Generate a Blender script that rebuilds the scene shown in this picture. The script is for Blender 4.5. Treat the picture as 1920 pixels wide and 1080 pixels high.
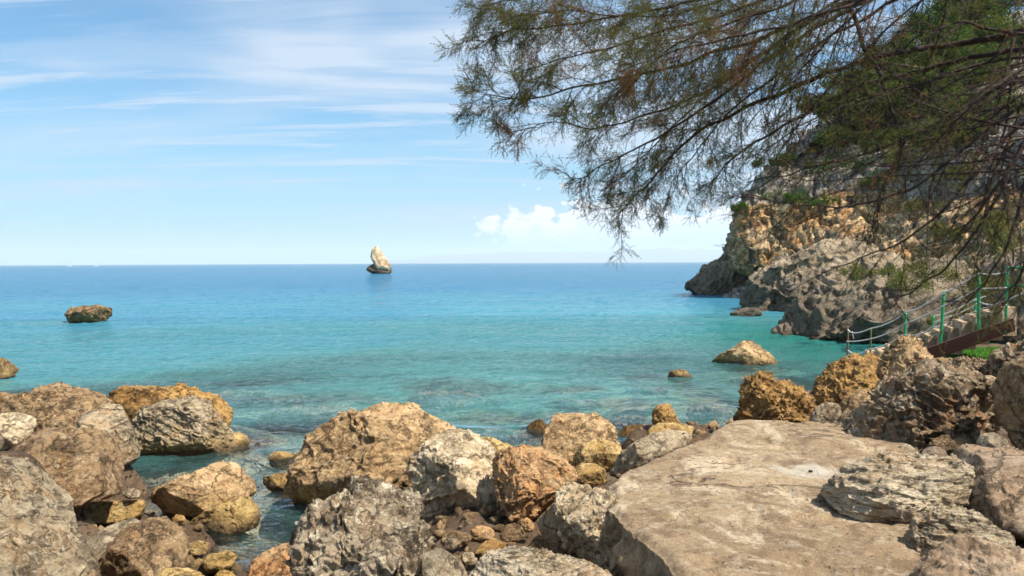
import bpy, bmesh, math, random
import numpy as np
from mathutils import Vector, Matrix, Euler

# ------------------------------------------------------------------ camera, sky, sun, exposure
SC = bpy.context.scene
COL = SC.collection
for o in list(bpy.data.objects):
    bpy.data.objects.remove(o)
CAM_H = 3.0
FPX = 1507.0
SUN_AZ, SUN_EL = 121.0, 57.0        # degrees: azimuth clockwise from the view direction (+Y), elevation
cam_d = bpy.data.cameras.new('camera')
cam_d.sensor_width = 36.0
cam_d.lens = 36.0 * FPX / 1920.0
cam_d.clip_start = 0.05
cam_d.clip_end = 120000.0
cam_d.dof.use_dof = True
cam_d.dof.focus_distance = 11.0
cam_d.dof.aperture_fstop = 6.5
cam = bpy.data.objects.new('camera', cam_d)
COL.objects.link(cam)
cam.location = (0, 0, CAM_H)
CAM_ROT = Euler((math.radians(90 - 1.80), 0, 0)).to_matrix() @ Matrix.Rotation(math.radians(-0.27), 3, 'Z')
cam.rotation_euler = CAM_ROT.to_euler()
SC.camera = cam

world = bpy.data.worlds.new('World')
SC.world = world
world.use_nodes = True
SKY_STRENGTH = 0.10
sun_d = bpy.data.lights.new('sun', 'SUN')
sun_d.energy = 5.0
sun_d.angle = math.radians(0.55)
sun_d.color = (1.0, 0.93, 0.82)
sun = bpy.data.objects.new('sun', sun_d)
COL.objects.link(sun)
az, el = math.radians(SUN_AZ), math.radians(SUN_EL)
SUN_DIR = Vector((math.sin(az) * math.cos(el), math.cos(az) * math.cos(el), math.sin(el)))
sun.rotation_euler = (-SUN_DIR).to_track_quat('-Z', 'Y').to_euler()
sun.location = (20, 0, 40)
SC.view_settings.view_transform = 'Standard'
SC.view_settings.look = 'None'
SC.view_settings.exposure = 0.68
SC.view_settings.gamma = 1.0
SC.view_settings.use_curve_mapping = False
SC.render.engine = 'CYCLES'
SC.cycles.use_denoising = True
SC.cycles.max_bounces = 8
SC.cycles.volume_bounces = 2
SC.cycles.sample_clamp_direct = 10.0
SC.cycles.sample_clamp_indirect = 6.0
SC.cycles.transparent_max_bounces = 12
SC.cycles.caustics_reflective = False
SC.cycles.caustics_refractive = False

# ------------------------------------------------------------------ node helpers
class NT:
    def __init__(self, tree):
        self.t = tree
        self.n = tree.nodes
        self.l = tree.links
        self.n.clear()
    def new(self, typ, **kw):
        nd = self.n.new(typ)
        for k, v in kw.items():
            setattr(nd, k, v)
        return nd
    def link(self, a, b):
        self.l.new(a, b)
    def setin(self, nd, key, val):
        if val is None:
            return
        s = nd.inputs[key]
        if hasattr(val, 'is_output') or isinstance(val, bpy.types.NodeSocket):
            self.l.new(val, s)
        else:
            s.default_value = val
    def math(self, op, a, b=None, c=None, clamp=False):
        nd = self.new('ShaderNodeMath', operation=op, use_clamp=clamp)
        self.setin(nd, 0, a); self.setin(nd, 1, b); self.setin(nd, 2, c)
        return nd.outputs[0]
    def vmath(self, op, a, b=None, scale=None):
        nd = self.new('ShaderNodeVectorMath', operation=op)
        self.setin(nd, 0, a); self.setin(nd, 1, b)
        if scale is not None:
            self.setin(nd, 'Scale', scale)
        return nd.outputs['Value'] if op in ('LENGTH', 'DOT_PRODUCT') else nd.outputs[0]
    def noise(self, vec, scale, detail=4.0, rough=0.55, dist=0.0, lac=2.0):
        nd = self.new('ShaderNodeTexNoise')
        if vec is not None:
            self.link(vec, nd.inputs['Vector'])
        self.setin(nd, 'Scale', scale)
        nd.inputs['Detail'].default_value = detail
        nd.inputs['Roughness'].default_value = rough
        nd.inputs['Lacunarity'].default_value = lac
        nd.inputs['Distortion'].default_value = dist
        return nd.outputs['Fac']
    def voronoi(self, vec, scale, feature='F1'):
        nd = self.new('ShaderNodeTexVoronoi', feature=feature)
        self.link(vec, nd.inputs['Vector'])
        nd.inputs['Scale'].default_value = scale
        return nd.outputs['Distance']
    def ss(self, v, lo, hi, out0=0.0, out1=1.0):
        nd = self.new('ShaderNodeMapRange', interpolation_type='SMOOTHSTEP')
        self.setin(nd, 0, v); self.setin(nd, 1, lo); self.setin(nd, 2, hi)
        self.setin(nd, 3, out0); self.setin(nd, 4, out1)
        return nd.outputs[0]
    def mix(self, fac, a, b, blend='MIX'):
        nd = self.new('ShaderNodeMix', data_type='RGBA', blend_type=blend)
        self.setin(nd, 0, fac)
        for k, v in ((6, a), (7, b)):
            if isinstance(v, tuple):
                nd.inputs[k].default_value = (v[0], v[1], v[2], 1)
            else:
                self.link(v, nd.inputs[k])
        return nd.outputs[2]
    def mapping(self, vec, scale=(1, 1, 1), rot=(0, 0, 0), loc=(0, 0, 0)):
        nd = self.new('ShaderNodeMapping')
        self.link(vec, nd.inputs[0])
        nd.inputs['Location'].default_value = loc
        nd.inputs['Rotation'].default_value = rot
        nd.inputs['Scale'].default_value = scale
        return nd.outputs[0]

# ------------------------------------------------------------------ the sky
W = NT(world.node_tree)
sky = W.new('ShaderNodeTexSky', sky_type='NISHITA')
sky.sun_disc = False
sky.sun_elevation = math.radians(SUN_EL)
sky.sun_rotation = math.radians(SUN_AZ)
sky.altitude = 0.0
sky.air_density = 1.0
sky.dust_density = 0.6
sky.ozone_density = 2.2
tc = W.new('ShaderNodeTexCoord')
sep = W.new('ShaderNodeSeparateXYZ')
W.link(tc.outputs['Generated'], sep.inputs[0])
dx, dy, dz = sep.outputs
zc = W.math('MAXIMUM', dz, 0.0)
inv = W.math('DIVIDE', 1.0, W.math('ADD', zc, 0.10))
comb = W.new('ShaderNodeCombineXYZ')
W.link(W.math('MULTIPLY', dx, inv), comb.inputs[0])
W.link(W.math('MULTIPLY', dy, inv), comb.inputs[1])
comb.inputs[2].default_value = 0.37
plane = comb.outputs[0]
wisp = W.noise(W.mapping(plane, scale=(0.42, 1.25, 1.0), rot=(0, 0, math.radians(-13)), loc=(4.365, 2.355, 0)), 1.0, 9, 0.62, 1.0)
veil = W.noise(W.mapping(plane, scale=(0.30, 0.40, 1.0), rot=(0, 0, 0.5), loc=(7.140, 7.398, 0)), 1.0, 4, 0.55, 0.3)
streak = W.noise(W.mapping(plane, scale=(0.5, 3.2, 1.0), rot=(0, 0, math.radians(-20)), loc=(7.2, 0.9, 0)), 1.4, 7, 0.62, 0.5)
veil_a = W.ss(veil, 0.42, 0.62)
a1 = W.math('MULTIPLY', W.ss(wisp, 0.42, 0.66), W.math('MULTIPLY_ADD', veil_a, 0.65, 0.35))
a2 = W.math('MULTIPLY', W.ss(streak, 0.47, 0.66), 0.80)
cir = W.math('MAXIMUM', W.math('MULTIPLY_ADD', veil_a, 0.55, W.math('MULTIPLY', a1, 0.85)), a2)
cir = W.math('MULTIPLY', cir, W.ss(dz, 0.0, 0.10, 0.45, 1.15), clamp=True)
skyc = W.mix(1.0, sky.outputs[0], (0.52, 0.86, 0.98), 'MULTIPLY')
col = W.mix(W.math('MULTIPLY', cir, 0.90), skyc, (4.2, 4.9, 5.8))
# pale air low over the sea
lowair = W.ss(dz, -0.02, 0.22, 0.70, 0.0)
col = W.mix(lowair, col, (2.2, 3.8, 5.0))
# fair-weather cumulus, banked low over the water in three parts of the horizon
azi = W.math('ARCTAN2', dx, dy)
ele = W.math('ARCSINE', dz)
cc = W.new('ShaderNodeCombineXYZ')
W.link(azi, cc.inputs[0]); W.link(W.math('MULTIPLY', ele, 1.35), cc.inputs[1])
cvec = cc.outputs[0]
bank = W.math('COSINE', W.math('MULTIPLY', W.math('SUBTRACT', azi, math.radians(9.5)), 3.0))
bank = W.ss(bank, 0.70, 0.96)
big = W.noise(W.mapping(cvec, loc=(3.31, 1.7, 0)), 17.0, 3, 0.5, 0.0)
fine = W.noise(W.mapping(cvec, loc=(1.3, 4.7, 0)), 46.0, 8, 0.62, 0.15)
puff = W.voronoi(W.mapping(cvec, loc=(0.3, 0.2, 0)), 70.0, 'SMOOTH_F1')
dens = W.math('ADD', W.math('MULTIPLY', big, 1.0), W.math('MULTIPLY', fine, 0.46))
dens = W.math('SUBTRACT', dens, W.math('MULTIPLY', puff, 0.22))
top = W.math('MULTIPLY', W.math('SUBTRACT', ele, math.radians(2.5)), 7.0)
dens = W.math('SUBTRACT', dens, W.math('MAXIMUM', top, 0.0))
dens = W.math('ADD', dens, W.math('MULTIPLY', W.math('SUBTRACT', bank, 1.0), 0.5))
cum = W.ss(dens, 0.36, 0.46)
cum = W.math('MULTIPLY', cum, W.ss(ele, math.radians(0.35), math.radians(2.6), 0.0, 1.0))
shade = W.ss(dens, 0.46, 0.72)
ccol = W.mix(shade, (7.4, 7.4, 7.5), (5.6, 6.0, 6.5))
col = W.mix(W.math('MULTIPLY', cum, 0.92), col, ccol)
bg = W.new('ShaderNodeBackground')
W.link(col, bg.inputs[0])
bg.inputs[1].default_value = SKY_STRENGTH
wo = W.new('ShaderNodeOutputWorld')
W.link(bg.outputs[0], wo.inputs[0])

# ------------------------------------------------------------------ geometry helpers
MROT = np.array(CAM_ROT)
CAMP = np.array([0, 0, CAM_H], float)

def ray(px, py):
    v = np.array([(px - 960.0) / FPX, -(py - 540.0) / FPX, -1.0])
    return MROT @ v

def P(px, py, d):
    return CAMP + ray(px, py) * d

def onz(px, py, z):
    r = ray(px, py)
    return CAMP + r * ((z - CAM_H) / r[2])

_rng = np.random.default_rng(11)
PERM = np.concatenate([_rng.permutation(256)] * 3).astype(np.int32)
GRAD = _rng.normal(size=(256, 3)).astype(np.float32)
GRAD /= np.linalg.norm(GRAD, axis=1, keepdims=True)

def perlin(p):
    p = np.asarray(p, np.float32)
    i = np.floor(p).astype(np.int32)
    f = p - i
    i &= 255
    u = f * f * f * (f * (f * 6 - 15) + 10)
    res = 0
    for a in (0, 1):
        wa = u[:, 0] if a else 1 - u[:, 0]
        pa = PERM[i[:, 0] + a]
        for b in (0, 1):
            wb = wa * (u[:, 1] if b else 1 - u[:, 1])
            pb = PERM[pa + i[:, 1] + b]
            for c in (0, 1):
                w = wb * (u[:, 2] if c else 1 - u[:, 2])
                g = GRAD[PERM[pb + i[:, 2] + c]]
                res = res + w * (g[:, 0] * (f[:, 0] - a) + g[:, 1] * (f[:, 1] - b) + g[:, 2] * (f[:, 2] - c))
    return res * 1.5

def fbm(p, octaves=4, gain=0.5, lac=2.07, ridged=False):
    t = 0; a = 1.0; s = 0
    for k in range(octaves):
        n = perlin(p + k * 17.3)
        if ridged:
            n = 1 - 2 * np.abs(n)
        t = t + a * n; s += a
        p = p * lac; a *= gain
    return t / s

def worley(p, seed=0):
    """F1, F2 and a random number per cell"""
    p = np.asarray(p, np.float32)
    i = np.floor(p).astype(np.int32); f = p - i
    f1 = np.full(len(p), 9.0, np.float32); f2 = f1.copy(); cid = np.zeros(len(p), np.float32)
    for a in (-1, 0, 1):
        pa = PERM[(i[:, 0] + a + seed) & 255]
        for b in (-1, 0, 1):
            pb = PERM[pa + ((i[:, 1] + b) & 255)]
            for c in (-1, 0, 1):
                h = PERM[pb + ((i[:, 2] + c) & 255)]
                g = GRAD[h]
                d = (a + 0.5 + 0.42 * g[:, 0] - f[:, 0]) ** 2 + (b + 0.5 + 0.42 * g[:, 1] - f[:, 1]) ** 2 + (c + 0.5 + 0.42 * g[:, 2] - f[:, 2]) ** 2
                closer = d < f1
                f2 = np.where(closer, f1, np.minimum(f2, d))
                cid = np.where(closer, h / 255.0, cid)
                f1 = np.where(closer, d, f1)
    return np.sqrt(f1), np.sqrt(f2), cid

def sstep(x, lo, hi):
    t = np.clip((x - lo) / (hi - lo), 0, 1)
    return t * t * (3 - 2 * t)

_ICO = {}
def ico(level):
    if level not in _ICO:
        bm = bmesh.new()
        bmesh.ops.create_icosphere(bm, subdivisions=level, radius=1.0)
        bm.verts.ensure_lookup_table()
        v = np.array([x.co[:] for x in bm.verts], np.float64)
        f = np.array([[x.index for x in fc.verts] for fc in bm.faces], np.int32)
        bm.free()
        _ICO[level] = (v, f)
    return _ICO[level]

def mesh_from(verts, faces, smooth=True, name='mesh'):
    """verts (N,3), faces (M,k) constant k"""
    me = bpy.data.meshes.new(name)
    verts = np.asarray(verts, np.float32)
    faces = np.asarray(faces, np.int32)
    k = faces.shape[1]
    me.vertices.add(len(verts)); me.vertices.foreach_set('co', verts.ravel())
    me.loops.add(faces.size); me.loops.foreach_set('vertex_index', faces.ravel())
    me.polygons.add(len(faces))
    me.polygons.foreach_set('loop_start', np.arange(0, faces.size, k, dtype=np.int32))
    me.polygons.foreach_set('loop_total', np.full(len(faces), k, np.int32))
    if smooth:
        me.polygons.foreach_set('use_smooth', np.ones(len(faces), bool))
    me.update(calc_edges=True)
    me.validate()
    return me

def vnormals(v, f):
    n = np.zeros_like(v)
    fn = np.cross(v[f[:, 1]] - v[f[:, 0]], v[f[:, 2]] - v[f[:, 0]])
    for k in range(3):
        for c in range(3):
            n[:, c] += np.bincount(f[:, k], fn[:, c], minlength=len(v))
    return n / (np.linalg.norm(n, axis=1, keepdims=True) + 1e-12)

def add(name, me, mat=None, parent=None, loc=None, label=None, cat=None, group=None, kind=None):
    o = bpy.data.objects.new(name, me)
    COL.objects.link(o)
    if mat is not None:
        me.materials.append(mat)
    if loc is not None:
        o.location = loc
    if parent is not None:
        o.parent = parent
    tag(o, label, cat, group, kind)
    return o

def tag(o, label=None, cat=None, group=None, kind=None):
    if label: o['label'] = label
    if cat: o['category'] = cat
    if group: o['group'] = group
    if kind: o['kind'] = kind

def empty(name, loc, label, cat, group=None):
    o = bpy.data.objects.new(name, None)
    o.empty_display_size = 0.2
    COL.objects.link(o)
    o.location = loc
    tag(o, label, cat, group)
    return o

def tube(pts, radii, sides=6):
    """tapered tube along a polyline -> verts, quads"""
    pts = np.asarray(pts, float); n = len(pts)
    radii = np.broadcast_to(np.asarray(radii, float), (n,))
    tan = np.gradient(pts, axis=0)
    tan /= np.linalg.norm(tan, axis=1, keepdims=True) + 1e-12
    ref = np.array([0.31, 0.17, 0.93])
    a = np.cross(tan, ref); a /= np.linalg.norm(a, axis=1, keepdims=True) + 1e-12
    b = np.cross(tan, a)
    th = np.arange(sides) * 2 * math.pi / sides
    ring = (np.cos(th)[None, :, None] * a[:, None, :] + np.sin(th)[None, :, None] * b[:, None, :]) * radii[:, None, None]
    v = (pts[:, None, :] + ring).reshape(-1, 3)
    i = np.arange(n - 1)[:, None] * sides; j = np.arange(sides)[None, :]; j2 = (j + 1) % sides
    q = np.stack([i + j, i + j2, i + sides + j2, i + sides + j], -1).reshape(-1, 4)
    c0 = len(v); v = np.vstack([v, pts[0], pts[-1]])
    jj = np.arange(sides); j2 = (jj + 1) % sides
    cap0 = np.stack([np.full(sides, c0), j2, jj, np.full(sides, c0)], -1)
    base = (n - 1) * sides
    cap1 = np.stack([np.full(sides, c0 + 1), base + jj, base + j2, np.full(sides, c0 + 1)], -1)
    return v, q, cap0[:, :3], cap1[:, :3]

def tube_tris(pts, radii, sides=6):
    v, q, c0, c1 = tube(pts, radii, sides)
    t = np.vstack([q[:, [0, 1, 2]], q[:, [0, 2, 3]], c0, c1])
    return v, t

def join(parts):
    vs, fs, off = [], [], 0
    for v, f in parts:
        vs.append(v); fs.append(np.asarray(f) + off); off += len(v)
    return np.vstack(vs), np.vstack(fs)

def smooth_curve(pts, per=6):
    pts = np.asarray(pts, float)
    p = np.vstack([2 * pts[0] - pts[1], pts, 2 * pts[-1] - pts[-2]])
    out = []
    for i in range(1, len(p) - 2):
        for k in range(per):
            t = k / per
            out.append(0.5 * (2 * p[i] + (p[i + 1] - p[i - 1]) * t + (2 * p[i - 1] - 5 * p[i] + 4 * p[i + 1] - p[i + 2]) * t * t
                              + (3 * p[i] - p[i - 1] - 3 * p[i + 1] + p[i + 2]) * t ** 3))
    out.append(p[-2])
    return np.array(out)

# ------------------------------------------------------------------ materials
def new_mat(name):
    m = bpy.data.materials.new(name)
    m.use_nodes = True
    return m, NT(m.node_tree)

def finish(t, col, rough=0.85, bump_h=None, bump_d=0.05, strength=1.0, spec=0.3, **kw):
    b = t.new('ShaderNodeBsdfPrincipled')
    if isinstance(col, tuple):
        b.inputs['Base Color'].default_value = (*col, 1)
    else:
        t.link(col, b.inputs['Base Color'])
    t.setin(b, 'Roughness', rough)
    b.inputs['Specular IOR Level'].default_value = spec
    if bump_h is not None:
        bp = t.new('ShaderNodeBump')
        bp.inputs['Strength'].default_value = strength
        bp.inputs['Distance'].default_value = bump_d
        t.link(bump_h, bp.inputs['Height'])
        t.link(bp.outputs[0], b.inputs['Normal'])
    for k, v in kw.items():
        t.setin(b, k, v)
    o = t.new('ShaderNodeOutputMaterial')
    t.link(b.outputs[0], o.inputs[0])
    return b

def rock_mat(name, c1, c2, dark, pale, rust=(0.30, 0.13, 0.05), rust_amt=0.25, pale_amt=0.5, dark_amt=0.6,
             scale=1.0, bump=0.075, wet=True, warm=(0.36, 0.235, 0.125), strata=0.0, strata_rot=(0.3, 0.4, 0.2), tide=0.45, tide_col=(0.36, 0.235, 0.085), tide_amt=0.62):
    c1, c2, dark, pale, warm, rust = [(a_ * 1.12, b_ * 1.01, c_ * 0.81) for a_, b_, c_ in (c1, c2, dark, pale, warm, rust)]
    m, t = new_mat(name)
    g = t.new('ShaderNodeNewGeometry')
    oi = t.new('ShaderNodeObjectInfo')
    tco = t.new('ShaderNodeTexCoord')
    off = t.vmath('SCALE', (13.1, 7.7, 29.3), scale=oi.outputs['Random'])
    vec = t.vmath('ADD', tco.outputs['Object'], off)
    vec = t.vmath('SCALE', vec, scale=scale)
    if strata:
        sv = t.mapping(vec, scale=(1.0, 1.0, 1.0 + strata), rot=strata_rot)
    else:
        sv = vec
    n1 = t.noise(vec, 1.3, 7, 0.64, 0.7)
    col = t.mix(t.ss(n1, 0.43, 0.57), c1, c2)
    n7 = t.noise(vec, 2.3, 8, 0.66, 0.5)
    col = t.mix(t.ss(n7, 0.50, 0.62, 0.0, 0.55), col, warm)
    n2 = t.noise(sv, 5.0, 10, 0.74, 0.4)
    col = t.mix(t.math('MULTIPLY', t.ss(n2, 0.50, 0.60), dark_amt), col, dark)
    n3 = t.noise(sv, 8.5, 9, 0.72, 0.2)
    col = t.mix(t.math('MULTIPLY', t.ss(n3, 0.535, 0.62), pale_amt), col, pale)
    n4 = t.noise(vec, 1.9, 8, 0.68, 1.0)
    col = t.mix(t.math('MULTIPLY', t.ss(n4, 0.56, 0.68), rust_amt), col, rust)
    n5 = t.noise(vec, 34.0, 5, 0.75)
    col = t.mix(t.ss(n5, 0.55, 0.66, 0.0, 0.75), col, dark)
    n6 = t.noise(vec, 27.0, 5, 0.75)
    col = t.mix(t.ss(n6, 0.55, 0.67, 0.0, 0.70), col, pale)
    vw = t.vmath('ADD', sv, t.vmath('SCALE', (1.0, 0.7, 0.4), scale=t.math('MULTIPLY', n2, 0.25)))
    ve1 = t.math('ABSOLUTE', t.math('SUBTRACT', t.noise(vw, 1.7, 4, 0.55, 0.3), 0.5))
    ve2 = t.math('ABSOLUTE', t.math('SUBTRACT', t.noise(vw, 4.6, 4, 0.6, 0.3), 0.5))
    vgate = t.ss(n1, 0.40, 0.58)
    vein = t.math('MAXIMUM', t.math('MULTIPLY', t.ss(ve1, 0.003, 0.013, 1.0, 0.0), t.ss(n7, 0.40, 0.52)), t.math('MULTIPLY', t.ss(ve2, 0.003, 0.016, 0.8, 0.0), vgate))
    col = t.mix(t.math('MULTIPLY', vein, 0.62), col, tuple(x_ * 0.6 for x_ in dark))
    if wet:
        sp = t.new('ShaderNodeSeparateXYZ'); t.link(g.outputs['Position'], sp.inputs[0])
        wn = t.noise(vec, 2.4, 6, 0.65)
        zz = t.math('ADD', sp.outputs[2], t.math('MULTIPLY_ADD', wn, -0.7, 0.35))
        col = t.mix(t.ss(zz, tide * 0.25, tide, tide_amt, 0.0), col, tide_col)
        zz2 = t.math('ADD', sp.outputs[2], t.math('MULTIPLY_ADD', n2, -0.20, 0.10))
        col = t.mix(t.ss(zz2, 0.07, 0.20, 0.82, 0.0), col, (0.085, 0.055, 0.027))
        rough = t.ss(zz2, 0.05, 0.20, 0.30, 0.9)
    else:
        rough = 0.9
    h1 = t.noise(sv, 6.0, 12, 0.70, 0.3)
    h2 = t.noise(vec, 30.0, 6, 0.75)
    v1 = t.voronoi(t.vmath('ADD', sv, t.vmath('SCALE', (1.0, 1.0, 1.0), scale=t.math('MULTIPLY', n2, 0.35))), 9.0)
    h = t.math('ADD', h1, t.math('MULTIPLY', h2, 0.30))
    h = t.math('ADD', h, t.math('MULTIPLY', t.ss(v1, 0.0, 0.28), 0.22))
    h = t.math('SUBTRACT', h, t.math('MULTIPLY', vein, 0.40))
    finish(t, col, rough, h, bump / scale, 1.0, spec=0.25)
    return m

RM = {
    'tan':   rock_mat('tan_limestone', (0.50, 0.37, 0.235), (0.38, 0.27, 0.16), (0.115, 0.072, 0.042), (0.64, 0.54, 0.40), rust_amt=0.35, pale_amt=0.6, dark_amt=0.7),
    'grey':  rock_mat('grey_limestone', (0.40, 0.345, 0.275), (0.29, 0.245, 0.19), (0.10, 0.078, 0.058), (0.58, 0.53, 0.45), rust_amt=0.2, dark_amt=0.7),
    'brown': rock_mat('brown_limestone', (0.31, 0.225, 0.145), (0.225, 0.155, 0.098), (0.07, 0.046, 0.03), (0.50, 0.42, 0.31), rust_amt=0.3, dark_amt=0.75),
    'white': rock_mat('white_limestone', (0.62, 0.54, 0.43), (0.48, 0.40, 0.30), (0.13, 0.09, 0.06), (0.76, 0.71, 0.62), rust_amt=0.25, pale_amt=0.8, dark_amt=0.55, warm=(0.42, 0.29, 0.16)),
    'rough': rock_mat('rough_grey_limestone', (0.44, 0.39, 0.33), (0.26, 0.215, 0.17), (0.065, 0.049, 0.038), (0.74, 0.70, 0.63), rust_amt=0.2, pale_amt=0.85, dark_amt=0.85, bump=0.09, warm=(0.28, 0.19, 0.12)),
    'ochre': rock_mat('ochre_limestone', (0.43, 0.275, 0.115), (0.29, 0.175, 0.075), (0.075, 0.043, 0.022), (0.58, 0.43, 0.22), rust_amt=0.2, bump=0.09, dark_amt=0.8, warm=(0.36, 0.20, 0.06)),
    'yellow': rock_mat('yellow_limestone', (0.50, 0.375, 0.19), (0.40, 0.27, 0.115), (0.13, 0.08, 0.036), (0.64, 0.54, 0.34), rust_amt=0.25, pale_amt=0.6, dark_amt=0.7, rust=(0.40, 0.22, 0.04), warm=(0.43, 0.27, 0.07)),
    'red':   rock_mat('reddish_limestone', (0.50, 0.345, 0.21), (0.42, 0.245, 0.125), (0.12, 0.06, 0.032), (0.62, 0.51, 0.37), rust=(0.43, 0.175, 0.055), rust_amt=0.7, dark_amt=0.6, warm=(0.44, 0.22, 0.09)),
    'dark':  rock_mat('dark_limestone', (0.33, 0.275, 0.22), (0.225, 0.175, 0.13), (0.055, 0.04, 0.03), (0.64, 0.60, 0.53), rust=(0.34, 0.125, 0.035), rust_amt=0.5, pale_amt=0.7, dark_amt=0.8, bump=0.09, warm=(0.26, 0.165, 0.09)),
    'mauve': rock_mat('mauve_limestone', (0.32, 0.265, 0.225), (0.24, 0.195, 0.165), (0.10, 0.07, 0.052), (0.50, 0.42, 0.35), rust_amt=0.15, pale_amt=0.4, dark_amt=0.5, bump=0.04, warm=(0.27, 0.185, 0.125)),
    'strat': rock_mat('banded_limestone', (0.64, 0.58, 0.50), (0.52, 0.45, 0.36), (0.085, 0.062, 0.044), (0.72, 0.67, 0.58), rust=(0.50, 0.31, 0.18), rust_amt=0.5, strata=5.0, strata_rot=(0.25, 0.5, 0.3), dark_amt=0.85, bump=0.08),
    'weed':  rock_mat('weedy_rock', (0.17, 0.10, 0.04), (0.11, 0.065, 0.027), (0.04, 0.025, 0.013), (0.30, 0.20, 0.09), rust_amt=0.3, bump=0.08, wet=False, warm=(0.15, 0.085, 0.03)),
    'subm':  rock_mat('submerged_rock', (0.40, 0.32, 0.31), (0.29, 0.23, 0.235), (0.14, 0.105, 0.115), (0.54, 0.45, 0.40), rust=(0.36, 0.28, 0.11), rust_amt=0.5, wet=False, warm=(0.20, 0.145, 0.10)),
    'outcrop': rock_mat('outcrop_limestone', (0.37, 0.325, 0.275), (0.26, 0.225, 0.19), (0.06, 0.048, 0.038), (0.50, 0.45, 0.37), rust=(0.32, 0.20, 0.08), rust_amt=0.4, pale_amt=0.55, dark_amt=0.75, scale=0.40, bump=0.085, tide=3.2, tide_col=(0.11, 0.09, 0.068), tide_amt=0.62, warm=(0.24, 0.18, 0.115)),
    'stack': rock_mat('sea_stack_limestone', (0.70, 0.60, 0.48), (0.60, 0.48, 0.36), (0.22, 0.15, 0.10), (0.74, 0.67, 0.56), rust=(0.50, 0.28, 0.14), rust_amt=0.5, scale=0.3, bump=0.08, wet=False),
    'stackbase': rock_mat('sea_stack_base', (0.12, 0.095, 0.07), (0.08, 0.065, 0.05), (0.03, 0.025, 0.02), (0.30, 0.24, 0.17), scale=0.35, wet=False, warm=(0.12, 0.085, 0.05)),
    'islet': rock_mat('islet_limestone', (0.22, 0.15, 0.08), (0.15, 0.10, 0.052), (0.045, 0.029, 0.018), (0.66, 0.57, 0.44), rust_amt=0.1, pale_amt=0.6, dark_amt=0.8, bump=0.09, tide=0.5, warm=(0.20, 0.12, 0.05)),
}

# ------------------------------------------------------------------ boulders
GROUND_PTS = []      # x, y, z control points for the ground under the boulders

def radial(poly2, samples=360):
    """distance from the origin to a star-shaped outline, by angle"""
    q = np.asarray(poly2); n = len(q)
    th = (np.arange(samples) + 0.5) / samples * 2 * math.pi - math.pi
    r = np.zeros(samples)
    for k in range(n):
        a, b = q[k], q[(k + 1) % n]
        e = b - a
        d = np.stack([np.cos(th), np.sin(th)], -1)
        den = d[:, 0] * e[1] - d[:, 1] * e[0]
        den = np.where(np.abs(den) < 1e-12, 1e-12, den)
        tt = (a[0] * e[1] - a[1] * e[0]) / den
        uu = (a[0] * d[:, 1] - a[1] * d[:, 0]) / den
        ok = (tt > 0) & (uu >= -1e-6) & (uu <= 1 + 1e-6)
        r = np.where(ok, np.maximum(r, tt), r)
    bad = r <= 0
    if bad.any():
        idx = np.arange(samples)
        r[bad] = np.interp(idx[bad], idx[~bad], r[~bad], period=samples)
    return th, r

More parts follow.
